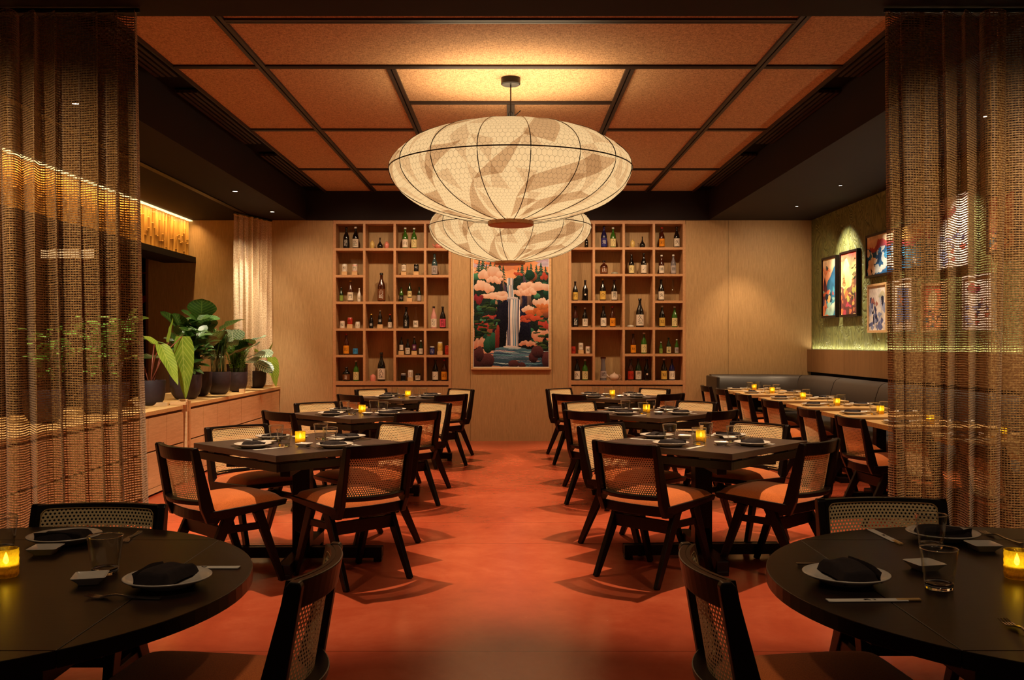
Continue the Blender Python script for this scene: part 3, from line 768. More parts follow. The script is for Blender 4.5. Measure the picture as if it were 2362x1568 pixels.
    for u, v in lp:
        du, dv = u - .5, v - .5; k_ = min(.53 / abs(du) if abs(du) > 1e-6 else 9, .535 / abs(dv) if abs(dv) > 1e-6 else 9)
        kk = .53 / max(abs(du), abs(dv) * .53 / .535)
        outer.append((.5 + du * kk, .5 + dv * kk))
    n_ = len(lp); A = [cp(u, v, .0215) for u, v in lp]; B = [cp(min(1.02, max(-.02, u)), min(1.035, max(-.03, v)), .0215) for u, v in outer]
    C_ = [cp(min(1.02, max(-.02, u)), min(1.035, max(-.03, v)), .010) for u, v in outer]; D_ = [cp(u, v, .010) for u, v in lp]
    m.add(A + B + C_ + D_, [(i, (i + 1) % n_, (i + 1) % n_ + n_, i + n_) for i in range(n_)] + [(i + n_, (i + 1) % n_ + n_, (i + 1) % n_ + 2 * n_, i + 2 * n_) for i in range(n_)] + [(i + 2 * n_, (i + 1) % n_ + 2 * n_, (i + 1) % n_ + 3 * n_, i + 3 * n_) for i in range(n_)] + [(i + 3 * n_, (i + 1) % n_ + 3 * n_, (i + 1) % n_, i) for i in range(n_)])
    m.build('back_frame', 'black_wood', o)
    return o
CHAIR = Kind(make_chair())
def chair_px(l, r, label, group, face=None, dxy=None):
    """l, r: where the two ends of the top rail sit in the picture; both are .81 m above the floor"""
    pts = []
    for (px, py) in (l, r):
        s_ = (py - VY) / (CAMZ - .81); pts.append(Vector(((px - VX) / s_, F_PX / s_)))
    c = (pts[0] + pts[1]) / 2; d = pts[1] - pts[0]
    nrm = Vector((-d.y, d.x)).normalized()      # viewer's left->right gives forward = +Y side
    ang = math.atan2(nrm.y, nrm.x) if face is None else R(face)
    f = Vector((math.cos(ang), math.sin(ang)))
    pos = c + f * (.17 + .088)                  # back top lies .258 behind the seat centre
    if dxy: pos = pos + Vector(dxy)
    return CHAIR.put((pos.x, pos.y, 0), ang - math.pi / 2, label, 'chair', group)
def chair_at(cx, cy, ang, label, group):
    f = Vector((math.cos(R(ang)), math.sin(R(ang)))); p = Vector((cx, cy)) + f * .258
    return CHAIR.put((p.x, p.y, 0), R(ang) - math.pi / 2, label, 'chair', group)

# ================================================================== SQUARE TABLES
def square_table(side=.985):
    o = root('square_table'); h = side / 2
    m = MB(); m.box((-h, -h, .713), (h, h, .75)); m.build('tabletop', 'table_wood', o, bevel=.002)
    for sx, sy, ax in ((0, -1, 'x'), (0, 1, 'x'), (-1, 0, 'y'), (1, 0, 'y')):
        m = MB(); g = h - .012
        if ax == 'x': m.box((-g, sy * g - (.02 if sy > 0 else 0), .652), (g, sy * g + (.02 if sy < 0 else 0), .700))
        else: m.box((sx * g - (.02 if sx > 0 else 0), -g + .021, .652), (sx * g + (.02 if sx < 0 else 0), g - .021, .700))
        m.build('apron', 'black_wood', o, bevel=.002)
    for sx in (-1, 1):
        for q in (-.3, .3):
            m = MB(); m.box((sx * (h - .10), q - .04, .700), (sx * (h - .02), q + .04, .713)); m.build('spacer', 'black_metal', o)
            m = MB(); m.box((q - .04, sx * (h - .10), .700), (q + .04, sx * (h - .02), .713)); m.build('spacer', 'black_metal', o)
    rot = Matrix.Rotation(R(45), 4, 'Z')
    m = MB(); m.box((-.056, -.056, .06), (.056, .056, .68), rot); m.build('post', 'black_wood', o, bevel=.006)
    for a in (45, 135):
        rm = Matrix.Rotation(R(a), 4, 'Z'); m = MB(); m.box((-.48, -.03, .60), (.48, .03, .652), rm); m.build('top_arm', 'black_wood', o, bevel=.003)
    for a in (45, 135, 225, 315):
        rm = Matrix.Rotation(R(a), 4, 'Z'); m = MB(); z0 = .028
        pr = [(.04, z0), (.505, z0), (.505, .088), (.15, .092), (.056, .20), (.04, .20)] if a in (135, 315) else [(.04, z0), (.505, z0), (.505, .088), (.04, .09)]
        m.poly([rm @ Vector((x, -.036, z)) for x, z in pr], 0)
        n_ = len(pr); m = MB(); A = [rm @ Vector((x, -.036, z)) for x, z in pr]; B = [rm @ Vector((x, .036, z)) for x, z in pr]
        m.add(A + B, [tuple(range(n_)), tuple(reversed(range(n_, 2 * n_)))] + [(i, (i + 1) % n_, (i + 1) % n_ + n_, i + n_) for i in range(n_)])
        m.box((.455, -.036, 0), (.505, .036, z0), rm)
        m.build('foot', 'black_wood', o, bevel=.003)
    return o
SQ = Kind(square_table())
TBL = {  # name: (x, y, rotation, spoken position)
 'L1': (-1.325, 6.08, -45, 'nearest left'), 'L2': (-1.335, 8.66, -45, 'middle left'), 'L3': (-1.20, 11.25, -45, 'farthest left'),
 'R1': (1.235, 6.17, -42, 'nearest right'), 'R2': (1.25, 8.74, -44, 'middle right'), 'R3': (1.22, 11.4, -45, 'farthest right')}
for k_, (x, y, rz, nm) in TBL.items():
    SQ.put((x, y, 0), R(rz), 'dark brown square pedestal dining table set diagonally, %s of the six' % nm, 'table', 'square tables flanking the aisle')
CH = dict(L1FL=(-1.88,5.36),L1FR=(-.75,5.46),L1BL=(-1.91,6.65),L1BR=(-.79,6.79),L2FL=(-1.95,7.99),L2FR=(-.77,7.96),L2BL=(-1.89,9.26),L2BR=(-.74,9.28),
 L3FL=(-1.79,10.6),L3FR=(-.66,10.64),L3BL=(-1.75,11.94),L3BR=(-.62,11.95),R1FL=(.66,5.51),R1FR=(1.82,5.61),R1BL=(.64,6.76),R1BR=(1.79,6.86),
 R2FL=(.63,8.02),R2FR=(1.81,8.12),R2BL=(.67,9.39),R2BR=(1.84,9.42),R3FL=(.65,10.7),R3FR=(1.82,10.81),R3BL=(.61,12.1),R3BR=(1.83,12.12))
FACE = dict(FL=45, FR=135, BL=-45, BR=-135)
SIDE = {('L', 'L'): 'counter', ('L', 'R'): 'aisle', ('R', 'L'): 'aisle', ('R', 'R'): 'banquette'}
for k_, (cx, cy_) in CH.items():
    tb, pos = k_[:2], k_[2:]; nm = TBL[tb][3]
    vis = 'seen from behind' if pos[0] == 'F' else 'seen from the front'
    ang = FACE[pos] + random.uniform(-2, 2)
    chair_at(cx, cy_, ang, 'cane-back chair %s, %s side of the %s square table' % (vis, SIDE[(tb[0], pos[1])], nm), 'cane-back chairs at the square tables')
# banquette chairs
BC = [(2.63, 12.84, 'farthest'), (2.65, 12.0, 'second farthest'), (2.62, 10.75, 'third farthest'), (2.63, 9.62, 'fourth farthest'), (2.61, 8.37, 'third from the curtain'), (2.64, 7.43, 'beside the curtain edge')]
for x, y, nm in BC:
    chair_at(x, y, 5 + random.uniform(-3, 3), 'cane-back chair at the light oak banquette tables, %s of the row' % nm if 'of' not in nm and 'curtain' not in nm else 'cane-back chair at the oak banquette tables, %s' % nm, 'cane-back chairs at the banquette tables')
chair_at(2.66, 6.33, 4, 'cane-back chair seen through the right curtain', 'cane-back chairs at the banquette tables')
chair_at(2.68, 5.45, 4, 'dim cane-back chair behind the outer part of the right curtain', 'cane-back chairs at the banquette tables')
# chairs at the two near round tables
chair_at(1.365, 3.52, -90, 'dark cane-back chair behind the right round table, before the curtain', 'cane-back chairs at the round tables')
chair_at(-1.464, 3.40, -90, 'dark cane-back chair behind the left round table, before the curtain', 'cane-back chairs at the round tables')
chair_at(.512, 2.52, 2, 'large near cane-back chair cut by the frame, right of the aisle', 'cane-back chairs at the round tables')
chair_at(-.512, 2.52, 178, 'large near cane-back chair cut by the frame, left of the aisle', 'cane-back chairs at the round tables')

# ================================================================== ROUND TABLES
def round_table():
    o = root('round_table'); Rr = .785; q = .555
    c = math.sqrt(Rr * Rr - q * q)
    m = MB(); g = .0012; m.box((-q + g, -q + g, .712), (q - g, q - g, .75)); m.build('tabletop', 'round_wood', o, bevel=.0012, seg=1)
    a0 = math.atan2(q, c) ; a0 = math.acos(q / Rr)
    for kk in range(4):
        rm = Matrix.Rotation(R(90) * kk, 4, 'Z'); pts = []
        for i in range(25):
            a = -a0 + 2 * a0 * i / 24; pts.append((Rr * math.cos(a), Rr * math.sin(a)))
        pts = [(max(x, q + g), y) for x, y in pts]
        A = [rm @ Vector((x, y, .712)) for x, y in pts]; B = [rm @ Vector((x, y, .75)) for x, y in pts]; n_ = len(pts)
        m = MB(); m.add(A + B, [tuple(reversed(range(n_))), tuple(range(n_, 2 * n_))] + [(i, (i + 1) % n_, (i + 1) % n_ + n_, i + n_) for i in range(n_)])
        m.build('drop_leaf', 'round_wood', o, bevel=.002)
    m = MB(); m.box((-.5, -.5, .65), (.5, .5, .708)); m.build('apron', 'black_wood', o, bevel=.003)
    m = MB(); m.box((-.07, -.07, .05), (.07, .07, .65)); m.build('post', 'black_wood', o, bevel=.006)
    for kk in range(4):
        rm = Matrix.Rotation(R(90) * kk, 4, 'Z'); m = MB(); m.box((.06, -.04, .02), (.56, .04, .10), rm); m.box((.50, -.04, 0), (.56, .04, .02), rm); m.build('foot', 'black_wood', o, bevel=.004)
    return o
RT = Kind(round_table())
RT.put((-1.497, 2.53, 0), 0, 'near dark round drop-leaf table on the left, cut by the frame', 'table', 'round tables in the foreground')
RT.put((1.49, 2.53, 0), 0, 'near dark round drop-leaf table on the right, cut by the frame', 'table', 'round tables in the foreground')

# ================================================================== BANQUETTE
OT = [(7.55, 'second nearest'), (8.56, 'third nearest'), (9.70, 'fourth nearest'), (10.83, 'third farthest'), (12.10, 'second farthest'), (12.99, 'farthest'), (6.45, 'nearest'), (5.45, 'outermost')]
def oak_table():
    o = root('oak_table'); m = MB(); m.box((-.405, -.36, .712), (.405, .36, .75)); m.build('tabletop', 'oak_top', o, bevel=.002)
    m = MB(); m.box((-.045, -.045, .03), (.045, .045, .70)); m.build('post', 'black_wood', o, bevel=.004)
    m = MB(); m.box((-.28, -.045, .68), (.28, .045, .712)); m.build('top_arm', 'black_wood', o)
    m = MB(); m.box((-.30, -.045, .0), (.30, .045, .05)); m.build('foot', 'black_wood', o, bevel=.004)
    m = MB(); m.box((-.045, -.26, .0), (.045, .26, .05)); m.build('foot', 'black_wood', o, bevel=.004)
    return o
OK_ = Kind(oak_table())
for y, nm in OT:
    OK_.put((3.31, y, 0), 0, {'second nearest': 'light oak table in the banquette row, just left of the curtain edge', 'nearest': 'light oak banquette table seen through the right curtain', 'outermost': 'light oak banquette table dimly seen behind the outer right curtain'}.get(nm, 'light oak rectangular table, %s in the banquette row' % nm), 'table', 'light oak tables along the banquette')
# bench along the right wall, curved corner, return along the back wall
path = [(3.98, 4.6 + .0)] ; 
for i in range(1, 12): path.append((3.98, 4.6 + i * .72))
cxx, cyy, rr_ = 3.98 - .55, 12.62, .55
for i in range(0, 9): a = R(0 + 90 * i / 8); path.append((cxx + rr_ * math.cos(a), cyy + rr_ * math.sin(a)))
path += [(3.2, 13.17), (2.78, 13.17)]
def sweep(path, prof, name, mat_, parent, bevel=0, smooth=True):
    rings = []
    for i, p in enumerate(path):
        a = Vector(path[max(0, i - 1)]); b = Vector(path[min(len(path) - 1, i + 1)]); t_ = (b - a).normalized(); nrm = Vector((-t_.y, t_.x))   # points into the room side
        rings.append([(p[0] + nrm.x * u, p[1] + nrm.y * u, z) for u, z in prof])
    m = MB(); m.loft(rings); return m.build(name, mat_, parent, smooth=smooth, autosm=40)
bq = root('banquette')
def rprof(u0, u1, z0, z1, r=.035, k_=4):
    pts = []
    for cu, cz, a0 in ((u1 - r, z1 - r, 0), (u0 + r, z1 - r, 90), (u0 + r, z0 + r, 180), (u1 - r, z0 + r, 270)):
        for i in range(k_ + 1): a = R(a0 + 90 * i / k_); pts.append((cu + r * math.cos(a), cz + r * math.sin(a)))
    return pts
# back cushions, split at the seams
cuts = [0, 2, 4, 6, 8, 10, 15, len(path) - 1]
for a, b in zip(cuts[:-1], cuts[1:]):
    seg_ = path[a:b + 1]
    pr = [(-.20, .50), (.02, .50), (.035, .60), (.02, .78), (-.02, .90), (-.05, .935), (-.09, .95), (-.19, .95), (-.20, .94)]
    # pull the ends in a little so that the seam shows
    s0 = Vector(seg_[0]).lerp(Vector(seg_[1]), .012); s1_ = Vector(seg_[-1]).lerp(Vector(seg_[-2]), .012)
    sweep([tuple(s0)] + seg_[1:-1] + [tuple(s1_)], pr, 'back_cushion', 'leather', bq)
sweep(path, rprof(-.02, .46, .34, .47, .04), 'seat_cushion', 'leather', bq)
sweep(path, [(-.1, .0), (.40, .0), (.40, .34), (-.1, .34)], 'base', 'black_wood', bq, smooth=False)
m = MB(); m.box((2.745, 12.70, 0), (2.785, 13.40, .935)); m.build('end_panel', 'leather', bq, bevel=.012)
tag(bq, 'long black upholstered banquette wrapping the right wall and back corner', 'banquette')

# ================================================================== TABLEWARE KINDS
def make_plate():
    o = root('plate'); m = MB(); r = .112
    m.lathe([(.0001, .004), (.055, .004), (.060, 0), (.066, .0), (.070, .004), (r - .012, .016), (r, .022), (r + .001, .0245), (r - .002, .026), (r - .016, .019), (.066, .009), (.0001, .008)], 48)
    m.build('dish_body', 'ceramic', o, smooth=True); return o
def make_napkin(seed=1, w_=.155, d_=.085, h_=.034, crease=.5):
    o = root('napkin'); rs = random.Random(seed); m = MB(); ph = rs.uniform(0, 6)
    n1, n2 = 24, 14
    def top(u, v):
        x = (u - .5) * w_ * (1 - .08 * math.sin(math.pi * v)); y = (v - .5) * d_ + .012 * math.sin(3 * u + ph)
        ed = min(1, min(u, 1 - u) * 14) ** .5 * min(1, min(v, 1 - v) * 9) ** .5
        z = .006 + (h_ * (.62 + .38 * math.sin(math.pi * (u * .9 + .05)) * crease + .09 * math.sin(5 * u + ph) + .05 * math.sin(9 * v + ph * 2) - .22 * abs(v - .45))) * ed
        return (x, y, z)
    m.grid(top, n1, n2)
    m.grid(lambda u, v: (top(u, v)[0] * .97, top(u, v)[1] * .97, .003), n1, n2)
    m.build('folded_cloth', 'napkin', o, smooth=True)
    m = MB()       # loose folded flap along one side
    m.grid(lambda u, v: ((u - .5) * w_ * .98, -d_ / 2 - .004 + .018 * math.sin(math.pi * v) * .25 + .004 * math.sin(7 * u + ph), .004 + h_ * .75 * v * (1 - .25 * math.sin(3 * u + ph))), 16, 6)
    m.build('flap', 'napkin', o, smooth=True); return o
def make_glass():
    o = root('water_glass'); m = MB()
    m.lathe([(.0362, .018), (.0375, .030), (.0385, .040), (.0398, .042), (.0475, .104)], 36)
    m.lathe([(.0335, .018), (.0350, .030), (.0362, .040), (.0378, .043), (.0455, .104)], 36); m.build('glass_body', 'clear_glass', o, smooth=True)
    m = MB(); m.lathe([(.0001, .0), (.031, .0), (.034, .003), (.0362, .018), (.0335, .019), (.028, .015), (.0001, .014)], 36); m.build('glass_base', 'thick_glass', o, smooth=True)
    m = MB(); m.lathe([(.0473, .1035), (.0480, .1055), (.0465, .1068), (.0452, .1055), (.0456, .1035), (.0473, .1035)], 36); m.build('rim', 'thick_glass', o, smooth=True)
    return o
def make_dish():
    o = root('sauce_dish'); m = MB()
    def sq(h_, r, z, n=5):
        pts = []
        for cx_, cy2, a0 in ((h_ - r, h_ - r, 0), (-h_ + r, h_ - r, 90), (-h_ + r, -h_ + r, 180), (h_ - r, -h_ + r, 270)):
            for i in range(n): a = R(a0 + 90 * i / (n - 1)); pts.append((cx_ + r * math.cos(a), cy2 + r * math.sin(a), z))
        return pts
    m.loft([sq(.026, .006, 0), sq(.028, .006, .004), sq(.042, .008, .018), sq(.0435, .008, .0205), sq(.0415, .008, .0215), sq(.029, .006, .0075)])
    m.build('dish_body', 'ceramic', o, smooth=True, autosm=50); return o
def make_fork():
    o = root('fork'); m = MB()
    path_ = [(-.095, .004, .0075, .0022), (-.07, .0035, .0065, .0020), (-.02, .005, .0035, .0020), (.02, .010, .0028, .0020), (.038, .008, .0055, .0018), (.050, .005, .0115, .0014), (.060, .0035, .0120, .0012)]
    m.loft([[(x, -w_, z - t_), (x, w_, z - t_), (x, w_, z + t_), (x, -w_, z + t_)] for x, z, w_, t_ in path_]); m.build('handle', 'steel', o, smooth=True, autosm=50)
    for i in range(4):
        yy = -.0099 + .0066 * i; m = MB(); m.loft([[(x, yy - w_, z - .001), (x, yy + w_, z - .001), (x, yy + w_, z + .001), (x, yy - w_, z + .001)] for x, z, w_ in ((.058, .0037, .0019), (.078, .0045, .0016), (.097, .0085, .0008))]); m.build('tine', 'steel', o)
    return o
def make_sticks():
    o = root('chopsticks')
    m = MB(); m.box((-.115, -.0125, .0), (.085, .0125, .003)); m.build('paper_sleeve', 'paper', o, bevel=.001, seg=1)
    m = MB(); m.poly([(-.115, -.0125, .0034), (-.104, -.011, .0034), (-.104, .011, .0034), (-.115, .0125, .0034)]); m.build('sleeve_fold', 'paper', o)
    for s_ in (-1, 1):
        m = MB(); m.bar((.06, s_ * .004, .0022), (.118, s_ * .004, .0025), .0055, .0036, .006, .004, side=(0, 1, 0)); m.build('stick', 'bamboo_stick', o)
    m = MB(); z = .0036     # small printed rooster mark and numeral on the sleeve
    bird = [(-.024, -.003), (-.019, -.0065), (-.012, -.0062), (-.008, -.001), (-.0062, .004), (-.0085, .0065), (-.0105, .0035), (-.013, .0012), (-.017, .0012), (-.020, .004), (-.0235, .0052), (-.0215, .001)]
    m.poly([(x, -y, z) for x, y in bird])
    for x0, y0, x1, y1 in ((.0005, .0050, .0065, .0036), (.0005, .0015, .002, .005), (.0005, .0015, .0065, .0003), (.005, -.0035, .0065, .0015), (-.001, -.0035, .0065, -.0050)): m.poly([(x0, -y0, z), (x1, -y0, z), (x1, -y1, z), (x0, -y1, z)])
    m.build('printed_mark', 'ink', o); return o
def make_candle():
    o = root('votive_candle'); m = MB(); prof = [(.0001, 0), (.029, 0), (.032, .004), (.0325, .01)]
    for i in range(1, 12): prof.append((.0325 + .0007 * math.sin(i * 2.1), .01 + i * .0055))
    prof += [(.0325, .0755), (.031, .0765), (.0297, .0755), (.0295, .012), (.0001, .009)]
    m.lathe(prof, 32); m.build('amber_holder', 'amber_glass', o, smooth=True)
    m = MB(); m.lathe([(.0001, .010), (.0265, .010), (.0275, .012), (.027, .034), (.024, .032), (.0001, .031)], 24); m.build('wax', 'wax', o, smooth=True)
    m = MB(); m.lathe([(.0001, .033), (.005, .037), (.0072, .043), (.0060, .051), (.003, .060), (.0001, .067)], 10); m.build('flame', 'flame', o, smooth=True)
    return o
PL, NA1, NA2, NA3, GL, DI, FO, CS, CA = Kind(make_plate()), Kind(make_napkin(1)), Kind(make_napkin(5, .15, .09, .030, .4)), Kind(make_napkin(9, .175, .10, .042, .6)), Kind(make_glass()), Kind(make_dish()), Kind(make_fork()), Kind(make_sticks()), Kind(make_candle())
TZ = .7502
def setting(px_, py_, fa, where, jit=1.0, which=None, skip=(), g='the square tables', off=None):
    """a place setting: plate centre, facing angle (deg) towards the table centre"""
    f = Vector((math.cos(R(fa)), math.sin(R(fa)))); r = Vector((f.y, -f.x)); p = Vector((px_, py_))
    J = lambda a: random.uniform(-a, a) * jit
    o = dict(plate=(0, 0, 0), napkin=(0, 0, 90), fork=(.02, -.145, 8), sticks=(.03, .15, 3), glass=(.17, .085, 0), dish=(.165, -.10, 12))
    if off: o.update(off)
    def put(K, key, zz, ang, cat, adj, grp):
        if key in skip: return
        a, b, rot = o[key]; q = p + f * (a + J(.008)) + r * (b + J(.008))
        K.put((q.x, q.y, TZ + zz), R(fa + ang + rot) + J(.07), adj + ' ' + where, cat, grp)
    put(PL, 'plate', 0, 0, 'plate', 'off-white round plate', 'plates on ' + g)
    put(which or random.choice((NA1, NA2)), 'napkin', .009, 0, 'napkin', 'folded black napkin', 'napkins on ' + g)
    put(FO, 'fork', 0, 0, 'fork', 'steel fork', 'forks on ' + g)
    put(CS, 'sticks', 0, 0, 'chopsticks', 'paper-sleeved chopsticks', 'chopsticks on ' + g)
    put(GL, 'glass', 0, 0, 'glass', 'clear water glass', 'water glasses on ' + g)
    put(DI, 'dish', 0, 20, 'dish', 'small square dish', 'sauce dishes on ' + g)
for k_, (x, y, rz, nm) in TBL.items():
    rot = R(rz + 45)
    for (dx, dy, fa, pos) in ((-.25, -.26, 45, 'front left'), (.25, -.26, 135, 'front right'), (-.25, .25, -45, 'back left'), (.25, .25, -135, 'back right')):
        qx, qy = dx * math.cos(rot) - dy * math.sin(rot), dx * math.sin(rot) + dy * math.cos(rot)
        setting(x + qx, y + qy, fa + math.degrees(rot), 'at the %s place of the %s square table' % (pos, nm))
    CA.put((x - .01, y - .03, TZ), random.uniform(0, 6), 'lit amber glass votive candle in the middle of the %s square table' % nm, 'candle', 'votive candles on the tables')
for y, nm in OT:
    nm2 = {'second nearest': 'oak table beside the curtain edge', 'nearest': 'oak table behind the right curtain', 'outermost': 'outermost oak table behind the right curtain'}.get(nm, '%s oak table' % nm)
    setting(3.06, y - .02, 0, 'on the chair side of the ' + nm2, g='the oak tables')
    setting(3.56, y + .0, 180, 'on the banquette side of the ' + nm2, g='the oak tables')
    CA.put((3.31, y - .02, TZ), random.uniform(0, 6), 'lit amber votive candle on the ' + nm2, 'candle', 'votive candles on the tables')
# round tables, measured one by one
g = 'the round tables'
setting(.895, 2.545, 0, 'on the right round table, nearest the aisle', .0, NA3, g=g, off=dict(fork=(.02, -.19, 0), sticks=(.0, .19, 2), glass=(.214, .075, 0), dish=(.27, -.14, -8), napkin=(.0, .0, 100)))
setting(1.404, 3.10, -90, 'at the back of the right round table', .0, NA1, g=g, off=dict(fork=(.0, -.19, 190), sticks=(-.03, .175, 2), glass=(.14, .10, 0), dish=(.165, -.05, -20)))
FO.put((1.125, 2.08, TZ), R(92), 'steel fork alone at the right edge of the right round table', 'fork', 'forks on ' + g)
CA.put((1.372, 2.585, TZ), .3, 'lit amber votive candle on the right round table, cut by the frame', 'candle', 'votive candles on the tables')
setting(-.903, 2.51, 180, 'on the left round table, nearest the aisle', .0, NA3, g=g, off=dict(fork=(.06, -.135, -4), sticks=(-.02, .19, 0), glass=(.215, .12, 0), dish=(.215, .025, -5), napkin=(0, 0, 85)))
setting(-1.427, 3.05, -90, 'at the back of the left round table', .0, NA2, g=g, off=dict(fork=(-.06, -.19, 5), glass=(.135, .13, 0), dish=(.165, -.02, -15)), skip=('sticks',))
CA.put((-1.376, 2.60, TZ), 1.0, 'lit amber votive candle on the left round table, cut by the frame', 'candle', 'votive candles on the tables')

# ================================================================== SHELF UNITS
SHD = .30
def sx_(px, side): return (px - VX) / 162.96
def sz_(py): return CAMZ - (py - VY) / 162.96
def shelf_unit(side, xs, rows, cols, label):
    """xs: x of divider centre lines (5), rows: z of shelf tops from the top down (first = top rail underside)"""
    o = root('shelf_unit'); T = .034; y0, y1 = YB - .006, YB + SHD; ztop = ZS + .004; zb = rows[-1]
    m = MB(); m.box((xs[0] - T / 2, y0, ztop - .055), (xs[-1] + T / 2, y1, ztop)); m.build('top_rail', 'oak_shelf', o)
    m = MB(); m.box((xs[0] - T / 2, y1, 0), (xs[-1] + T / 2, y1 + .012, ztop)); m.build('back_panel', 'oak_wall', o)
    for x in (xs[0], xs[-1]):
        m = MB(); m.box((x - T / 2 - .004, y0 - .001, 0), (x + T / 2 + .004, y1, ztop - .055)); m.build('side_panel', 'oak_shelf', o)
    for x in xs[1:-1]:
        m = MB(); m.box((x - T / 2, y0, zb), (x + T / 2, y1, ztop - .055)); m.build('divider', 'oak_shelf', o)
    m = MB(); m.box((xs[0] + T / 2, y0 - .004, zb - .055), (xs[-1] - T / 2, y1, zb)); m.build('base_shelf', 'oak_shelf', o)
    for ci in range(4):
        for ri in cols[ci]:
            m = MB(); m.box((xs[ci] + T / 2, y0 + .001, rows[ri] - .035), (xs[ci + 1] - T / 2, y1, rows[ri])); m.build('shelf', 'oak_shelf', o)
    nd = 4; wd = (xs[-1] - xs[0] - T) / nd
    for i in range(nd):
        m = MB(); a = xs[0] + T / 2 + wd * i; m.box((a + .002, y0 + .01, .02), (a + wd - .002, y0 + .03, zb - .075)); m.build('door', 'oak_wall', o)
    m = MB(); m.box((xs[0] + T / 2, y0 + .035, 0), (xs[-1] - T / 2, y1, zb - .06)); m.build('cabinet_box', 'walnut_wall', o)
    return tag(o, label, 'shelving', 'wall shelving units')
def pxL(x): return (x / 3.92 + 760 - VX) / 162.96
def pyL(y): return CAMZ - (y / 3.92 + 500 - VY) / 162.96
def pxR(x): return (x / 3.92 + 1300 - VX) / 162.96
xsL = [pxL(v) for v in (45, 315, 590, 865, 1090)]; rowsL = [pyL(v) for v in (283, 525, 765, 1008, 1248, 1486)]
xsR = [pxR(v) for v in (56, 273, 543, 816, 1090)]; rowsR = [pyL(v) for v in (275, 515, 757, 998, 1238, 1481)]
shelf_unit('L', xsL, rowsL, [(0, 1, 2, 3, 4), (0, 2, 3), (0, 1, 2, 3, 4), (0, 1, 3, 4)], 'built-in oak shelving with bottles left of the waterfall painting')
shelf_unit('R', xsR, rowsR, [(0, 2, 3, 4), (0, 1, 2, 3), (0, 1, 3, 4), (0, 1, 2, 3, 4)], 'built-in oak shelving with bottles right of the waterfall painting')

# ---- bottles
def glassy(name, color, rough=.12):
    if name not in M: plain(name, color, rough, 0, .6)
    return name
GLS = dict(teapot=hx('e0c0aa'), black=hx('0c0908'), brown=hx('3a1508'), amber=hx('5a1f08'), green=hx('2f5a18'), dgreen=hx('13240f'), teal=hx('2c4448'), navy=hx('14123c'), pink=hx('c28a80'), clear=hx('b9a48c'), white=hx('d6cfc4'),
           blue=hx('3f86b0'), grey=hx('6b6468'), yellow=hx('c9a960'), coral=hx('d07a68'), purple=hx('3c1f4a'), stone=hx('8d8a78'), gold=hx('b88a2c'), red=hx('a02818'), stonew=hx('c2b8a6'), pinkish=hx('d6a296'))
for k_, c in GLS.items(): glassy('bot_' + k_, c, .35 if k_ in ('yellow', 'coral', 'stone', 'stonew', 'pinkish', 'white') else .12)
M['bot_clear'] = M['clear_glass']
LB = dict(w=hx('d9c9b4'), cr=hx('d6c48c'), or_=hx('d8861c'), pk=hx('c8485c'), sv=hx('a89c98'), gd=hx('c9a24a'), br=hx('6a3a1a'), bl=hx('3a86c0'), pu=hx('5a2450'), rd=hx('b0301c'), bk=hx('15100e'), nv=hx('2c2a6a'), lg=hx('7c8f3c'))
for k_, c in LB.items(): plain('lab_' + k_, c, .6, 0, .2)
TXT = {}
def text_mesh(body, size):
    key = (body, size)
    if key not in TXT:
        cu = bpy.data.curves.new('txt', 'FONT'); cu.body = body; cu.size = size; cu.align_x = 'CENTER'; cu.align_y = 'CENTER'; cu.resolution_u = 2; cu.space_line = .9
        ob = bpy.data.objects.new('txt', cu); COL.objects.link(ob); dg = bpy.context.evaluated_depsgraph_get(); dg.update()
        me = bpy.data.meshes.new_from_object(ob.evaluated_get(dg)); bpy.data.objects.remove(ob); me.name = 'lettering'; TXT[key] = me
    return TXT[key]
def curved_patch(r, z0, z1, a, seg=10):
    m = MB(); m.grid(lambda u, v: (r * math.sin((u - .5) * 2 * a), -r * math.cos((u - .5) * 2 * a), z0 + (z1 - z0) * v), seg, 1); return m
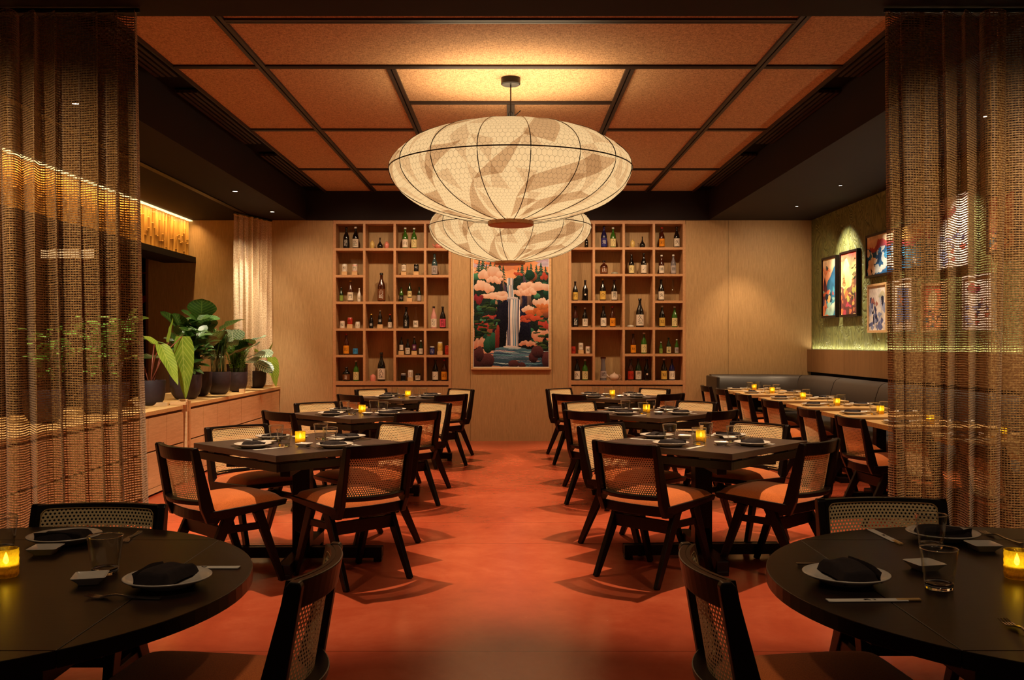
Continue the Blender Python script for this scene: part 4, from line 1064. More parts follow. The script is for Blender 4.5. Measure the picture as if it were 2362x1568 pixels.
def bottle(x, z, H, glass, label, txt, desc, place, shape='sake', rad=None, cap=None, ink='ink', y=None):
    rr = rad or {'sake': .040, 'big': .0, 'jug': .052, 'slim': .034}.get(shape, .04)
    if shape == 'sake': rr = .132 * H + .002
    if shape == 'tall': rr = .125 * H; 
    o = root({'jar': 'sake_jar', 'can': 'sake_can', 'vase': 'vase', 'bud': 'bud_vase', 'decanter': 'decanter'}.get(shape, 'bottle'))
    m = MB()
    if shape in ('sake', 'tall'):
        P_ = [(.0001, 0), (rr * .92, 0), (rr, .012 * H * 3), (rr, .50 * H), (rr * .86, .60 * H), (rr * .52, .72 * H), (rr * .36, .80 * H), (rr * .33, .94 * H), (rr * .40, .95 * H), (rr * .40, .975 * H), (.0001, .975 * H)]
    elif shape == 'slimtall': P_ = [(.0001, 0), (rr * .9, 0), (rr, .02), (rr, .42 * H), (rr * .6, .55 * H), (rr * .34, .66 * H), (rr * .30, .97 * H), (.0001, .97 * H)]; 
    elif shape == 'jug': P_ = [(.0001, 0), (rr * .95, 0), (rr, .01), (rr, .55 * H), (rr * .85, .66 * H), (rr * .35, .76 * H), (rr * .30, .95 * H), (rr * .38, .97 * H), (.0001, .98 * H)]
    elif shape == 'jar': P_ = [(.0001, 0), (rr * .95, 0), (rr, .008), (rr, .84 * H), (rr * .85, .90 * H), (rr * .85, .93 * H), (.0001, .93 * H)]
    elif shape == 'can': P_ = [(.0001, 0), (rr * .9, 0), (rr, .006), (rr, H - .006), (rr * .92, H), (.0001, H)]
    elif shape == 'vase': P_ = [(.0001, 0), (rr * .6, 0), (rr * .95, .25 * H), (rr, .5 * H), (rr * .85, .78 * H), (rr * .35, .88 * H), (rr * .35, .96 * H), (rr * .5, H), (.0001, .97 * H)]
    elif shape == 'bud': P_ = [(.0001, 0), (rr * .7, 0), (rr, .16 * H), (rr * .9, .34 * H), (rr * .35, .55 * H), (rr * .2, .72 * H), (rr * .2, .93 * H), (rr * .3, H), (.0001, .98 * H)]
    elif shape == 'house': P_ = [(.0001, 0), (rr, 0), (rr, .68 * H), (rr * .75, .80 * H), (rr * .15, .96 * H), (.0001, H)]
    elif shape == 'decanter': P_ = [(.0001, 0), (rr, 0), (rr * .97, .02), (rr * .62, .72 * H), (rr * .60, .84 * H), (rr * .8, .93 * H), (.0001, .93 * H)]
    m.lathe(P_, 20); m.build('body', 'bot_' + glass, o, smooth=True, autosm=60)
    capm = cap
    if shape in ('sake', 'tall', 'jug', 'slimtall'):
        m = MB(); cr = rr * .43; m.lathe([(cr, .93 * H), (cr, H - .002), (cr * .9, H), (.0001, H)], 12); m.build('cap', 'bot_' + (capm or 'black'), o, smooth=True, autosm=50)
    elif shape == 'jar':
        m = MB(); m.lathe([(rr * .9, .90 * H), (rr * .92, H - .003), (rr * .85, H), (.0001, H)], 16); m.build('lid', 'bot_' + (capm or 'white'), o, smooth=True, autosm=50)
    elif shape == 'decanter':
        m = MB(); m.lathe([(rr * .8, .93 * H), (rr * .85, .99 * H), (.0001, H)], 12); m.build('stopper', 'bot_brown', o)
    if label:
        z0, z1 = {'sake': (.06, .44), 'tall': (.07, .42), 'jug': (.08, .48), 'jar': (.12, .74), 'can': (.08, .92), 'slimtall': (.06, .36), 'decanter': (.1, .4)}.get(shape, (.06, .44))
        lb = curved_patch(rr + .0008, z0 * H, z1 * H, 1.25).build('label', 'lab_' + label, o, smooth=True)
        if txt:
            sz = min(rr * 1.35, (z1 - z0) * H * .9 / max(1, txt.count('\n') + 1)); tm = text_mesh(txt, sz).copy()
            zc = (z0 + z1) / 2 * H
            for vv in tm.vertices:
                a = vv.co.x / rr; zz = vv.co.y + zc; vv.co = ((rr + .0016) * math.sin(a), -(rr + .0016) * math.cos(a), zz)
            tm.materials.clear(); tm.materials.append(M[ink]); lt = bpy.data.objects.new('lettering', tm); COL.objects.link(lt); lt.parent = lb
    elif txt == 'dot':
        m = MB(); zc = .30 * H; m.grid(lambda u, v: ((rr + .001) * math.sin(.32 * v * math.cos(6.2832 * u)), -(rr + .001) * math.cos(.32 * v * math.cos(6.2832 * u)), zc + rr * .32 * v * math.sin(6.2832 * u)), 16, 1); m.build('label', 'lab_w', o)
    o.location = (x, y or YB + .10, z)
    g_ = 'drinks bottles and jars in the wall shelving'
    return tag(o, (desc + ', ' + place), {'jar': 'jar', 'can': 'can', 'vase': 'vase', 'bud': 'vase', 'house': 'ornament', 'decanter': 'decanter'}.get(shape, 'bottle'), g_)
def blockriser(x, z, h, place):
    m = MB(); m.box((-.038, -.035, 0), (.038, .035, h)); o = m.build('wood_riser', 'oak_block', None, bevel=.002, loc=(x, YB + .10, z)); tag(o, 'oak riser ' + place, 'riser', 'oak riser blocks in the wall shelving')
DESC = {'black': 'black', 'brown': 'dark brown', 'amber': 'amber brown', 'green': 'green', 'dgreen': 'dark green', 'teal': 'frosted teal', 'navy': 'navy blue', 'pink': 'pale pink', 'clear': 'clear', 'white': 'white', 'blue': 'pale blue', 'grey': 'grey', 'purple': 'purple', 'yellow': 'yellow', 'coral': 'coral', 'pinkish': 'pink', 'stone': 'grey', 'stonew': 'pale stone', 'gold': 'gold', 'red': 'red'}
LDESC = {'w': 'white-labelled', 'cr': 'cream-labelled', 'or_': 'orange-labelled', 'pk': 'pink-labelled', 'sv': 'silver-labelled', 'gd': 'gold-labelled', 'br': 'brown-labelled', 'bl': 'blue-labelled', 'pu': 'purple-labelled', 'rd': 'red-labelled', 'bk': 'black-labelled', 'nv': 'indigo-labelled', 'lg': 'olive-labelled', None: 'plain'}
ROWN = ['top row', 'second row', 'third row', 'fourth row', 'fifth row', 'bottom row']
COLN = ['first', 'second', 'third', 'fourth']
# (unit, row, col, x px, top px, shape, glass, label, text, cap, riser top px)
BT = '''L 0 0 152 88 sake black bk 雄町 black w
L 0 0 236 85 sake black w 花陽 white
L 0 1 387 208 vase yellow
L 0 1 457 182 bud black
L 0 1 518 218 vase coral
L 0 2 685 92 sake green w 山 white
L 0 2 765 95 sake green cr 大吉 white
L 1 0 137 422 jar white w 松 white 490
L 1 0 230 422 jar pinkish w 竹 white 490
L 1 2 673 425 can black w 北 - 490
L 1 2 785 425 can black bk 雪 - 490
L 1 3 950 328 sake teal sv 香風 teal
L 1 3 1027 328 slimtall clear - - clear
L 2 0 107 637 sake dgreen lg - black
L 2 0 190 572 sake brown w 門 gold
L 2 0 270 643 sake white w 花 white
L 2 1 470 505 sake brown br 山崎 black
L 2 2 650 635 sake green bk 月 black
L 2 2 725 592 sake dgreen cr 酒 black 729
L 2 2 812 632 sake dgreen sv 一 black
L 3 0 117 940 can pinkish w 桜 -
L 3 0 186 910 jar red rd 祝 coral 970
L 3 0 256 948 jar stonew w 豆 white
L 3 1 378 877 sake black bk 鶴 gold
L 3 1 458 843 sake black bk 龍 white 972
L 3 1 547 878 sake black w 白 red
L 3 2 693 815 sake black bk 大雪渓 black
L 3 2 780 812 slimtall clear w 風 clear
L 3 3 943 808 sake pink w 寿々 black
L 3 3 1024 810 sake black pk 梅錦 black
L 4 0 152 1057 sake brown or_ 彩 red
L 4 0 235 1088 slimtall clear bl 海 clear
L 4 2 650 1088 sake black w 日 black 1212
L 4 2 707 1105 sake black w 神田 black
L 4 2 767 1083 sake black pu 紫 white 1212
L 4 2 827 1118 sake dgreen w 川 white
L 4 3 928 1173 jar navy nv 青 white
L 4 3 1000 1132 jar yellow gd 豆 white 1212
L 4 3 1067 1163 jar red rd 実 red
L 5 0 153 1362 jug black br 山崎 black
L 5 0 241 1300 sake green cr 大吉 white
L 5 1 393 1422 house coral
L 5 1 470 1228 sake black w 久保 black
L 5 2 668 1418 jar grey bk - white
L 5 2 733 1387 jar white w 鳥 white 1452
L 5 2 800 1418 jar black w 樽 black
L 5 3 957 1292 sake black w 之 black
L 5 3 1038 1292 sake brown or_ 彩 red
R 0 0 207 165 sake black - dot black
R 0 1 365 75 sake navy nv 鬼 black
R 0 1 447 90 sake green cr 大吉 white
R 0 2 624 200 vase yellow
R 0 2 712 173 bud black
R 0 3 888 88 sake brown or_ 彩 red
R 0 3 1023 82 sake black w 久 black
R 1 1 365 392 jug brown br 山 black
R 1 2 614 335 sake black cr 幻 black
R 1 2 725 325 sake black w 之 black
R 1 3 886 340 sake brown w 雅 white
R 1 3 992 337 sake grey sv 銀 white
R 2 0 105 580 sake black gd 吟 black
R 2 0 195 570 sake black - dot black
R 2 1 354 558 sake black gd 金 gold
R 2 1 458 567 sake black w 獺祭 purple
R 2 3 883 563 sake black w 久 black
R 2 3 988 562 slimtall clear - - clear
R 3 0 107 807 sake brown bk 春鹿 black w
R 3 0 194 820 sake black w 剣山 white
R 3 1 360 805 sake black w 久 black
R 3 1 443 808 sake brown or_ 彩 red
R 3 2 690 737 sake black w 久保 black
R 3 3 890 802 sake black gd 寒 white
R 3 3 1004 808 sake green cr 大吉 white
R 4 0 87 1172 can red rd 福 -
R 4 0 156 1140 can stonew w 桃 - 1203
R 4 0 220 1172 can pinkish w 桜 -
R 4 2 630 1057 sake brown or_ 花 black
R 4 2 727 1047 sake green cr 大吉 white
R 4 3 880 1130 sake green lg 玉 white
R 4 3 950 1093 sake dgreen cr 吟醸 black
R 4 3 1023 1107 sake green sv 泡 white
R 5 0 122 1288 sake black w 久 black
R 5 0 194 1290 sake green cr 大吉 white
R 5 1 358 1268 decanter grey sv 鶏
R 5 2 606 1287 sake brown rd 山 black
R 5 2 676 1283 sake dgreen w 獅子 black
R 5 2 752 1288 sake black - dot black
R 5 3 907 1283 sake black gd 寒 white
R 5 3 980 1287 sake navy w 丹 navy'''
seen = {}
for ln in BT.split('\n'):
    q = ln.split(); U, row, col, xp, tp, shape, glass = q[0], int(q[1]), int(q[2]), float(q[3]), float(q[4]), q[5], q[6]
    lab = q[7] if len(q) > 7 and q[7] != '-' else None; txt = q[8] if len(q) > 8 and q[8] != '-' else None
    cap = q[9] if len(q) > 9 and q[9] not in ('-', 'w') else None; inkm = 'paper' if (lab in ('bk', 'nv', 'br', 'pu') ) else 'ink'
    ris = float(q[-1]) if q[-1].isdigit() and len(q) > 7 and float(q[-1]) > 300 and len(q) >= 11 else None
    rows = rowsL if U == 'L' else rowsR; z = rows[row]; x = (pxL if U == 'L' else pxR)(xp)
    kf = 13.6 / 13.5; x *= kf      # stands a little behind the front edge
    uname = 'left' if U == 'L' else 'right'
    place = '%s, %s column of the %s shelving' % (ROWN[row], COLN[col], uname)
    z_ = z
    if ris: h_ = (pyL(ris) - z); rk = DESC[glass] + shape + place; seen[rk] = seen.get(rk, 0) + 1; blockriser(x, z, h_, 'under the %s%s %s, %s, %s column, %s shelving' % ('' if seen[rk] == 1 else 'right-hand ', DESC[glass], {'jar': 'jar', 'can': 'can'}.get(shape, 'bottle'), ROWN[row], COLN[col], uname)); z_ = z + h_
    H = (pyL(tp) - z_) * kf; rad = {'jar': .036, 'can': .034, 'vase': .035, 'bud': .042, 'slimtall': .037, 'jug': .055, 'house': .042, 'decanter': .048}.get(shape)
    if txt and txt != 'dot' and len(txt) > 1: txt = '\n'.join(txt)
    d = '%s %s %s' % (LDESC[lab], DESC[glass], {'jar': 'jar', 'can': 'can', 'vase': 'round vase', 'bud': 'long-necked bud vase', 'house': 'house-shaped ornament', 'decanter': 'tall tapering decanter', 'jug': 'round-shouldered bottle', 'slimtall': 'thin-necked bottle'}.get(shape, 'sake bottle'))
    if shape in ('vase', 'bud', 'house'): d = d.replace('plain ', '')
    if H < .24 and shape == 'sake': d = 'small ' + d
    if H > .37: d = 'very large ' + d
    if txt == 'dot': d = 'black sake bottle with a white dot'
    key = d + place; seen[key] = seen.get(key, 0) + 1
    if seen[key] > 1: d = 'right-hand ' + d
    bottle(x, z_, H, glass, lab, txt, d, place, shape, rad, cap, inkm)
# teapots, stones
def teapot(x, z, s, label, mat_='bot_pinkish'):
    o = root('teapot', (x, YB + .12, z)); m = MB(); m.lathe([(.0001, 0), (.6 * s, 0), (.95 * s, .35 * s), (s, .7 * s), (.8 * s, 1.1 * s), (.45 * s, 1.25 * s), (.0001, 1.25 * s)], 24); m.build('body', mat_, o, smooth=True)
    m = MB(); m.lathe([(.5 * s, 1.22 * s), (.3 * s, 1.36 * s), (.08 * s, 1.42 * s), (.14 * s, 1.55 * s), (.0001, 1.62 * s)], 16); m.build('lid', mat_, o, smooth=True)
    m = MB(); m.tube([(-.85 * s, 0, .55 * s), (-1.25 * s, 0, .8 * s), (-1.5 * s, 0, 1.2 * s)], [.22 * s, .15 * s, .1 * s], 8); m.build('spout', mat_, o, smooth=True)
    m = MB(); m.tube([(.85 * s + .5 * s * math.sin(a), 0, .7 * s - .42 * s * math.cos(a)) for a in [math.pi * i / 8 for i in range(9)]], .08 * s, 6); m.build('handle', mat_, o, smooth=True)
    tag(o, label, 'teapot')
teapot(pxR(458) * 1.009, rowsR[5], .072, 'small pinkish white teapot, bottom row of the right shelving', 'bot_teapot')
teapot(pxL(990) * 1.009, rowsL[0], .062, 'pink teapot partly hidden by the lantern, top row of the left shelving', 'bot_coral')
def stone(x, z, r, label, mat_):
    m = MB(); m.lathe([(.0001, 0), (.8 * r, 0), (r, .25 * r), (.85 * r, .5 * r), (.4 * r, .62 * r), (.0001, .72 * r)], 20); tag(m.build('covered_bowl', mat_, None, smooth=True, loc=(x, YB + .12, z)), label, 'bowl')
stone(pxR(462) * 1.009, rowsR[1], .052, 'low grey green bowl beside the brown jug, right shelving', 'bot_stone')
stone(pxR(605) * 1.009, rowsR[3], .052, 'low pale domed bowl beside the very large bottle, right shelving', 'bot_stonew')
# ================================================================== PAINTED PICTURES (colour laid on the mesh of the sheet)
class Canvas:
    tex_amt = .35
    def __init__(s, nx, ny, asp, bg, warp=1.0):
        s.nx, s.ny = nx, ny; s.X, s.Y = np.meshgrid((np.arange(nx) + .5) / nx, (np.arange(ny) + .5) / ny * asp)   # y down, x in 0..1
        s.A = np.zeros((ny, nx, 3)); s.A[:] = bg; s.asp = asp
        rng = np.random.RandomState(nx + int(asp * 100)); X0, Y0 = s.X.copy(), s.Y.copy(); s.tex = np.zeros(s.X.shape)
        for q in range(14):
            fr = 6 * 1.32 ** q; a, b, ph1, ph2 = rng.uniform(-1, 1), rng.uniform(-1, 1), rng.uniform(0, 6), rng.uniform(0, 6); am = .030 / (1 + q) * warp
            s.X = s.X + am * np.sin(fr * (a * X0 + Y0) + ph1); s.Y = s.Y + am * np.sin(fr * (X0 + b * Y0) + ph2); s.tex += (q < 8) * np.sin(fr * 2 * (a * X0 + b * Y0) + ph1) * np.sin(fr * 1.7 * (b * X0 - a * Y0) + ph2) / (1 + q * .3)
        s.tex = s.tex / 3
    def put(s, mask, c, a=1.0): s.A[mask] = s.A[mask] * (1 - a) + np.array(c) * a
    def grad(s, mask, c1, c2, y0, y1, axis='y'):
        t_ = np.clip(((s.Y if axis == 'y' else s.X) - y0) / (y1 - y0), 0, 1)[..., None]; g_ = np.array(c1) * (1 - t_) + np.array(c2) * t_; s.A[mask] = g_[mask]
    def circ(s, x, y, r, ry=None): return ((s.X - x) / r) ** 2 + ((s.Y - y) / (ry or r)) ** 2 < 1
    def blob(s, x, y, r, c, c2=None, ry=None, edge=None):
        ry = ry or r
        if edge is not None: s.put(s.circ(x, y, r * 1.08, ry * 1.08), edge)
        mk = s.circ(x, y, r, ry)
        if c2 is None: s.put(mk, c)
        else: s.grad(mk, c, c2, y - ry, y + ry)
    def poly(s, pts, c, c2=None):
        mk = np.zeros(s.X.shape, bool); n = len(pts)
        for i in range(n):
            (x0, y0), (x1, y1) = pts[i], pts[(i + 1) % n]
            if y0 == y1: continue
            cond = ((y0 > s.Y) != (y1 > s.Y)) & (s.X < (x1 - x0) * (s.Y - y0) / (y1 - y0) + x0); mk ^= cond
        if c2 is None: s.put(mk, c)
        else:
            ys = [p[1] for p in pts]; s.grad(mk, c, c2, min(ys), max(ys))
        return mk
    def cloud(s, x, y, w_, h_, rs, c=(.86, .62, .50), c2=(.80, .38, .22), n=7):
        for i in range(n):
            t_ = (i + .5) / n; s.blob(x + (t_ - .5) * w_, y + rs.uniform(-.2, .2) * h_, w_ / n * rs.uniform(.75, 1.15), c, c2, h_ * rs.uniform(.4, .6) * (1 - abs(t_ - .5)))
    def pine(s, x, y, h_, c=(.02, .06, .05), c2=(.05, .13, .08)):
        s.put((abs(s.X - x) < h_ * .03) & (s.Y > y) & (s.Y < y + h_), (.05, .02, .01))
        for i in range(6):
            t_ = i / 6; yy = y + h_ * t_; ww = h_ * (.07 + .30 * t_)
            s.poly([(x, yy - h_ * .06), (x + ww, yy + h_ * .17), (x + ww * .35, yy + h_ * .14), (x, yy + h_ * .20), (x - ww * .35, yy + h_ * .14), (x - ww, yy + h_ * .17)], c if i % 2 else c2)
    def mesh(s, name, mat_, w_, h_, parent, basis):
        """basis(u, v) -> 3d point, u 0..1 across, v 0..1 from the bottom up"""
        nx, ny = s.nx, s.ny
        U, V = np.meshgrid(np.arange(nx + 1) / nx, np.arange(ny + 1) / ny)
        o0, ex, ez = Vector(basis(0, 0)), Vector(basis(1, 0)) - Vector(basis(0, 0)), Vector(basis(0, 1)) - Vector(basis(0, 0))
        co = np.array(o0)[None, None, :] + U[..., None] * np.array(ex) + (1 - V)[..., None] * np.array(ez)
        co = co.reshape(-1, 3); ii = np.arange(nx * ny); r_ = ii // nx; c_ = ii % nx; a = r_ * (nx + 1) + c_
        fc = np.stack([a, a + nx + 1, a + nx + 2, a + 1], 1)
        me = bpy.data.meshes.new(name); me.vertices.add(len(co)); me.vertices.foreach_set('co', co.ravel())
        me.loops.add(fc.size); me.loops.foreach_set('vertex_index', fc.ravel()); me.polygons.add(len(fc)); me.polygons.foreach_set('loop_start', np.arange(0, fc.size, 4))
        try: me.polygons.foreach_set('loop_total', np.full(len(fc), 4))
        except Exception: pass
        at = me.color_attributes.new('paint', 'FLOAT_COLOR', 'CORNER'); rgba = np.ones((len(fc), 4, 4)); A_ = s.A * (1 + s.tex_amt * s.tex[..., None]); L_ = A_.mean(-1, keepdims=True); A_ = L_ + (A_ - L_) * .88; rgba[..., :3] = np.clip(A_.reshape(-1, 3), 0, 1)[:, None, :]
        at.data.foreach_set('color', rgba.ravel()); me.materials.append(M[mat_]); me.update(calc_edges=True); me.validate()
        o = bpy.data.objects.new(name, me); COL.objects.link(o); o.parent = parent; return o

def waterfall():
    rs = random.Random(12); X0, Y0 = np.meshgrid((np.arange(300) + .5) / 300, (np.arange(446) + .5) / 446 * 1.5); c = Canvas(300, 446, 1.5, (.78, .33, .13), .28); A = 1.5
    H_ = lambda s_: hx(s_)
    # sky: lavender streaks in orange
    for i in range(16):
        c.blob(rs.random(), rs.uniform(0, .26), rs.uniform(.08, .22), H_(rs.choice(('e0a06a', 'd8743c', 'c9b4c8', 'bda4c0', 'e8b88a'))), None, rs.uniform(.012, .035))
    c.blob(.62, .16, .17, H_('e79a5c'), H_('d07038'), .10); c.blob(.42, .20, .13, H_('e0905a'), H_('cf7a50'), .07)
    for x, y, r in ((.2, .12, .05), (.75, .1, .06), (.52, .11, .06), (.95, .16, .06)): c.blob(x, y, r, H_('c8bcd6'), H_('b0a0c0'), r * .45)
    # valley
    c.poly([(.0, .30), (.12, .26), (.25, .3), (.38, .36), (.47, .44), (.5, .40), (.58, .34), (.72, .28), (.9, .26), (1, .28), (1, 1.5), (0, 1.5)], H_('20332c'), H_('0d0f16'))
    for x, y, h_ in ((.07, .10, .16), (.12, .07, .20), (.17, .16, .11), (.22, .12, .15), (.28, .15, .12), (.35, .15, .24), (.40, .2, .19), (.65, .14, .18), (.60, .22, .14), (.72, .20, .18), (.77, .16, .22), (.84, .18, .2), (.90, .15, .2), (.96, .2, .18)): c.pine(x, y, h_)
    bushes = ('2e6a50', '1d4a3a', '3c7c5c', '17382c', '6b3a3a', '8a4a30', '284c38')
    for i in range(46):
        left = rs.random() < .5; y = rs.uniform(.28, 1.2); x = rs.uniform(0, .34) if left else rs.uniform(.68, 1); r = rs.uniform(.03, .065); cc = H_(rs.choice(bushes)); c.blob(x, y, r, tuple(min(1, v * 1.7) for v in cc), tuple(v * .35 for v in cc), r * rs.uniform(.7, 1.3))
    # cliffs beside the fall
    for i in range(44):
        left = i % 2; x = rs.uniform(.26, .44) if left else rs.uniform(.62, .76); y = rs.uniform(.42, 1.15); w_ = rs.uniform(.008, .02); h_ = rs.uniform(.06, .2)
        c.blob(x, y, w_, H_(rs.choice(('8d6a5a', '5a4560', '2a2a50', 'b08468', '3a3048'))) if y < .75 else H_(rs.choice(('1a1c38', '262a50', '101020'))), H_('0d0d18'), h_)
    c.poly([(.30, .72), (.44, .62), (.45, 1.26), (.33, 1.28)], H_('15142a'), H_('08080f')); c.poly([(.61, .7), (.72, .8), (.76, 1.2), (.60, 1.26)], H_('1b1c3c'), H_('0a0a14'))
    # clouds
    for x, y, w_, h_ in ((.23, .29, .30, .15), (.30, .38, .2, .1), (.15, .47, .24, .16), (.30, .57, .36, .10), (.40, .61, .22, .07), (.80, .46, .40, .13), (.63, .55, .24, .08), (.72, .52, .2, .1), (.90, .68, .22, .14), (.76, .76, .22, .12)):
        c.cloud(x, y, w_, h_, rs, H_('e8c8b4'), H_('cf8c66'))
    for x, y, w_, h_ in ((.07, 1.22, .20, .16), (.18, 1.33, .28, .12), (.9, 1.08, .22, .16), (.74, 1.19, .22, .08)): c.cloud(x, y, w_, h_, rs, H_('e6b498'), H_('cf6e44'))
    # foliage in red and orange
    for x, y, w_, h_, cc in ((.86, .78, .3, .10, 'd86a24'), (.78, .86, .28, .08, 'd04a20'), (.93, .72, .16, .09, 'dd7a30'), (.66, .90, .16, .05, 'd2502a'), (.94, .96, .14, .12, 'c0392a'), (.94, .33, .09, .10, 'c8462c'), (.16, .98, .22, .10, 'c03a30'), (.06, .62, .12, .12, '8e2430'), (.2, .86, .16, .06, 'b83a34'), (.60, .30, .10, .05, 'cc4a22'), (.07, .92, .10, .05, 'c0392a')):
        c.cloud(x, y, w_, h_, rs, H_(cc), tuple(v * .45 for v in H_(cc)), 6)
    for i in range(60):      # dark pine pads on the left and lower right
        x, y = (rs.uniform(.0, .30), rs.uniform(.66, 1.12)) if rs.random() < .6 else (rs.uniform(.84, 1), rs.uniform(.84, 1.3))
        c.blob(x, y, rs.uniform(.03, .06), H_(rs.choice(('3a5a30', '2a4428', '54703a', '1c3020'))), H_('0d1710'), rs.uniform(.010, .020))
    for x, y, w_, h_ in ((.20, 1.22, .07, .11), (.26, 1.18, .05, .12), (.32, 1.16, .03, .20)): c.blob(x, y, w_, H_('2f7458') if w_ > .04 else H_('a03428'), H_('0c2018') if w_ > .04 else H_('300c14'), h_)
    # waterfall
    def fall(x0, x1, y0, y1, seed):
        m_ = (c.X > x0) & (c.X < x1) & (c.Y > y0) & (c.Y < y1); u = (X0 - x0) / (x1 - x0) + .02 * np.sin(Y0 * 9)
        st = sum(np.sin(u * f_ + seed * f_ * .3 + .5 * np.sin(Y0 * 3 + f_)) for f_ in (9, 17, 29, 43)) / 4; st = np.clip(st * 1.5 + .62 - .25 * (c.Y - y0) / (y1 - y0) * np.sin(u * 12), 0, 1); k2 = np.clip(np.sin(u * 7 + seed) * .7 + .5, 0, 1)
        col_ = np.array(H_('ecdcd6'))[None, None] * st[..., None] + (np.array(H_('3f86ac')) * k2[..., None] + np.array(H_('20305c')) * (1 - k2[..., None])) * (1 - st[..., None]); c.A[m_] = col_[m_]
    fall(.455, .535, .36, .47, 1); fall(.455, .535, .45, .62, 2)
    c.poly([(.44, .60), (.58, .60), (.60, .66), (.44, .66)], H_('d8ccd0'), H_('5878a8')); fall(.445, .61, .63, 1.27, 4)
    # pool and river
    c.poly([(.30, 1.27), (.45, 1.24), (.62, 1.24), (.80, 1.27), (.86, 1.36), (1, 1.42), (1, 1.5), (.1, 1.5), (.26, 1.38)], H_('4a7d92'), H_('1c2c48'))
    for i in range(34):
        y = rs.uniform(1.26, 1.5); x = rs.uniform(.3, .85); w_ = rs.uniform(.06, .2); c.blob(x, y, w_, H_(rs.choice(('9fc2cc', '5d9ab0', '2d5070', 'd8b8b0', '6e88a8'))), None, rs.uniform(.003, .008))
    c.blob(.53, 1.25, .12, H_('e8cfc8'), H_('8fb4c4'), .02)
    for x, y, w_, h_ in ((.05, 1.42, .12, .14), (.18, 1.43, .10, .10), (.08, 1.34, .06, .10), (.53, 1.46, .07, .05), (.64, 1.47, .05, .035), (.97, 1.42, .06, .12), (.80, 1.37, .06, .07), (.86, 1.30, .08, .08)): c.blob(x, y, w_, H_('6a3a3c'), H_('120a14'), h_)
    c.tex_amt = .22; c.A *= .9
    c.A += (np.random.RandomState(3).rand(*c.X.shape)[..., None] - .5) * .03
    return c
pa = root('waterfall_painting', (0, YB, 0)); px0, px1, pz0, pz1 = sx_(1086.5, 0), sx_(1271.5, 0), sz_(852), 2.725
fw = .028; y1 = -.045
for lo, hi in (((px0, y1, pz0), (px1, -.003, pz0 + fw)), ((px0, y1, pz1 - fw), (px1, -.003, pz1)), ((px0, y1, pz0 + fw), (px0 + fw, -.003, pz1 - fw)), ((px1 - fw, y1, pz0 + fw), (px1, -.003, pz1 - fw))):
    m = MB(); m.box(lo, hi); m.build('frame', 'oak_block', pa, bevel=.002)
m = MB(); m.box((px0 + fw - .003, -.034, pz0 + fw - .003), (px1 - fw + .003, -.02, pz1 - fw + .003)); m.build('mount', 'paper', pa)
g_ = .012
waterfall().mesh('canvas', 'canvas_paint', 0, 0, pa, lambda u, v: (px0 + fw + g_ + (px1 - px0 - 2 * fw - 2 * g_) * u, -.036, pz0 + fw + g_ + (pz1 - pz0 - 2 * fw - 2 * g_) * v))
tag(pa, 'tall framed waterfall landscape painting between the two shelving units', 'painting')

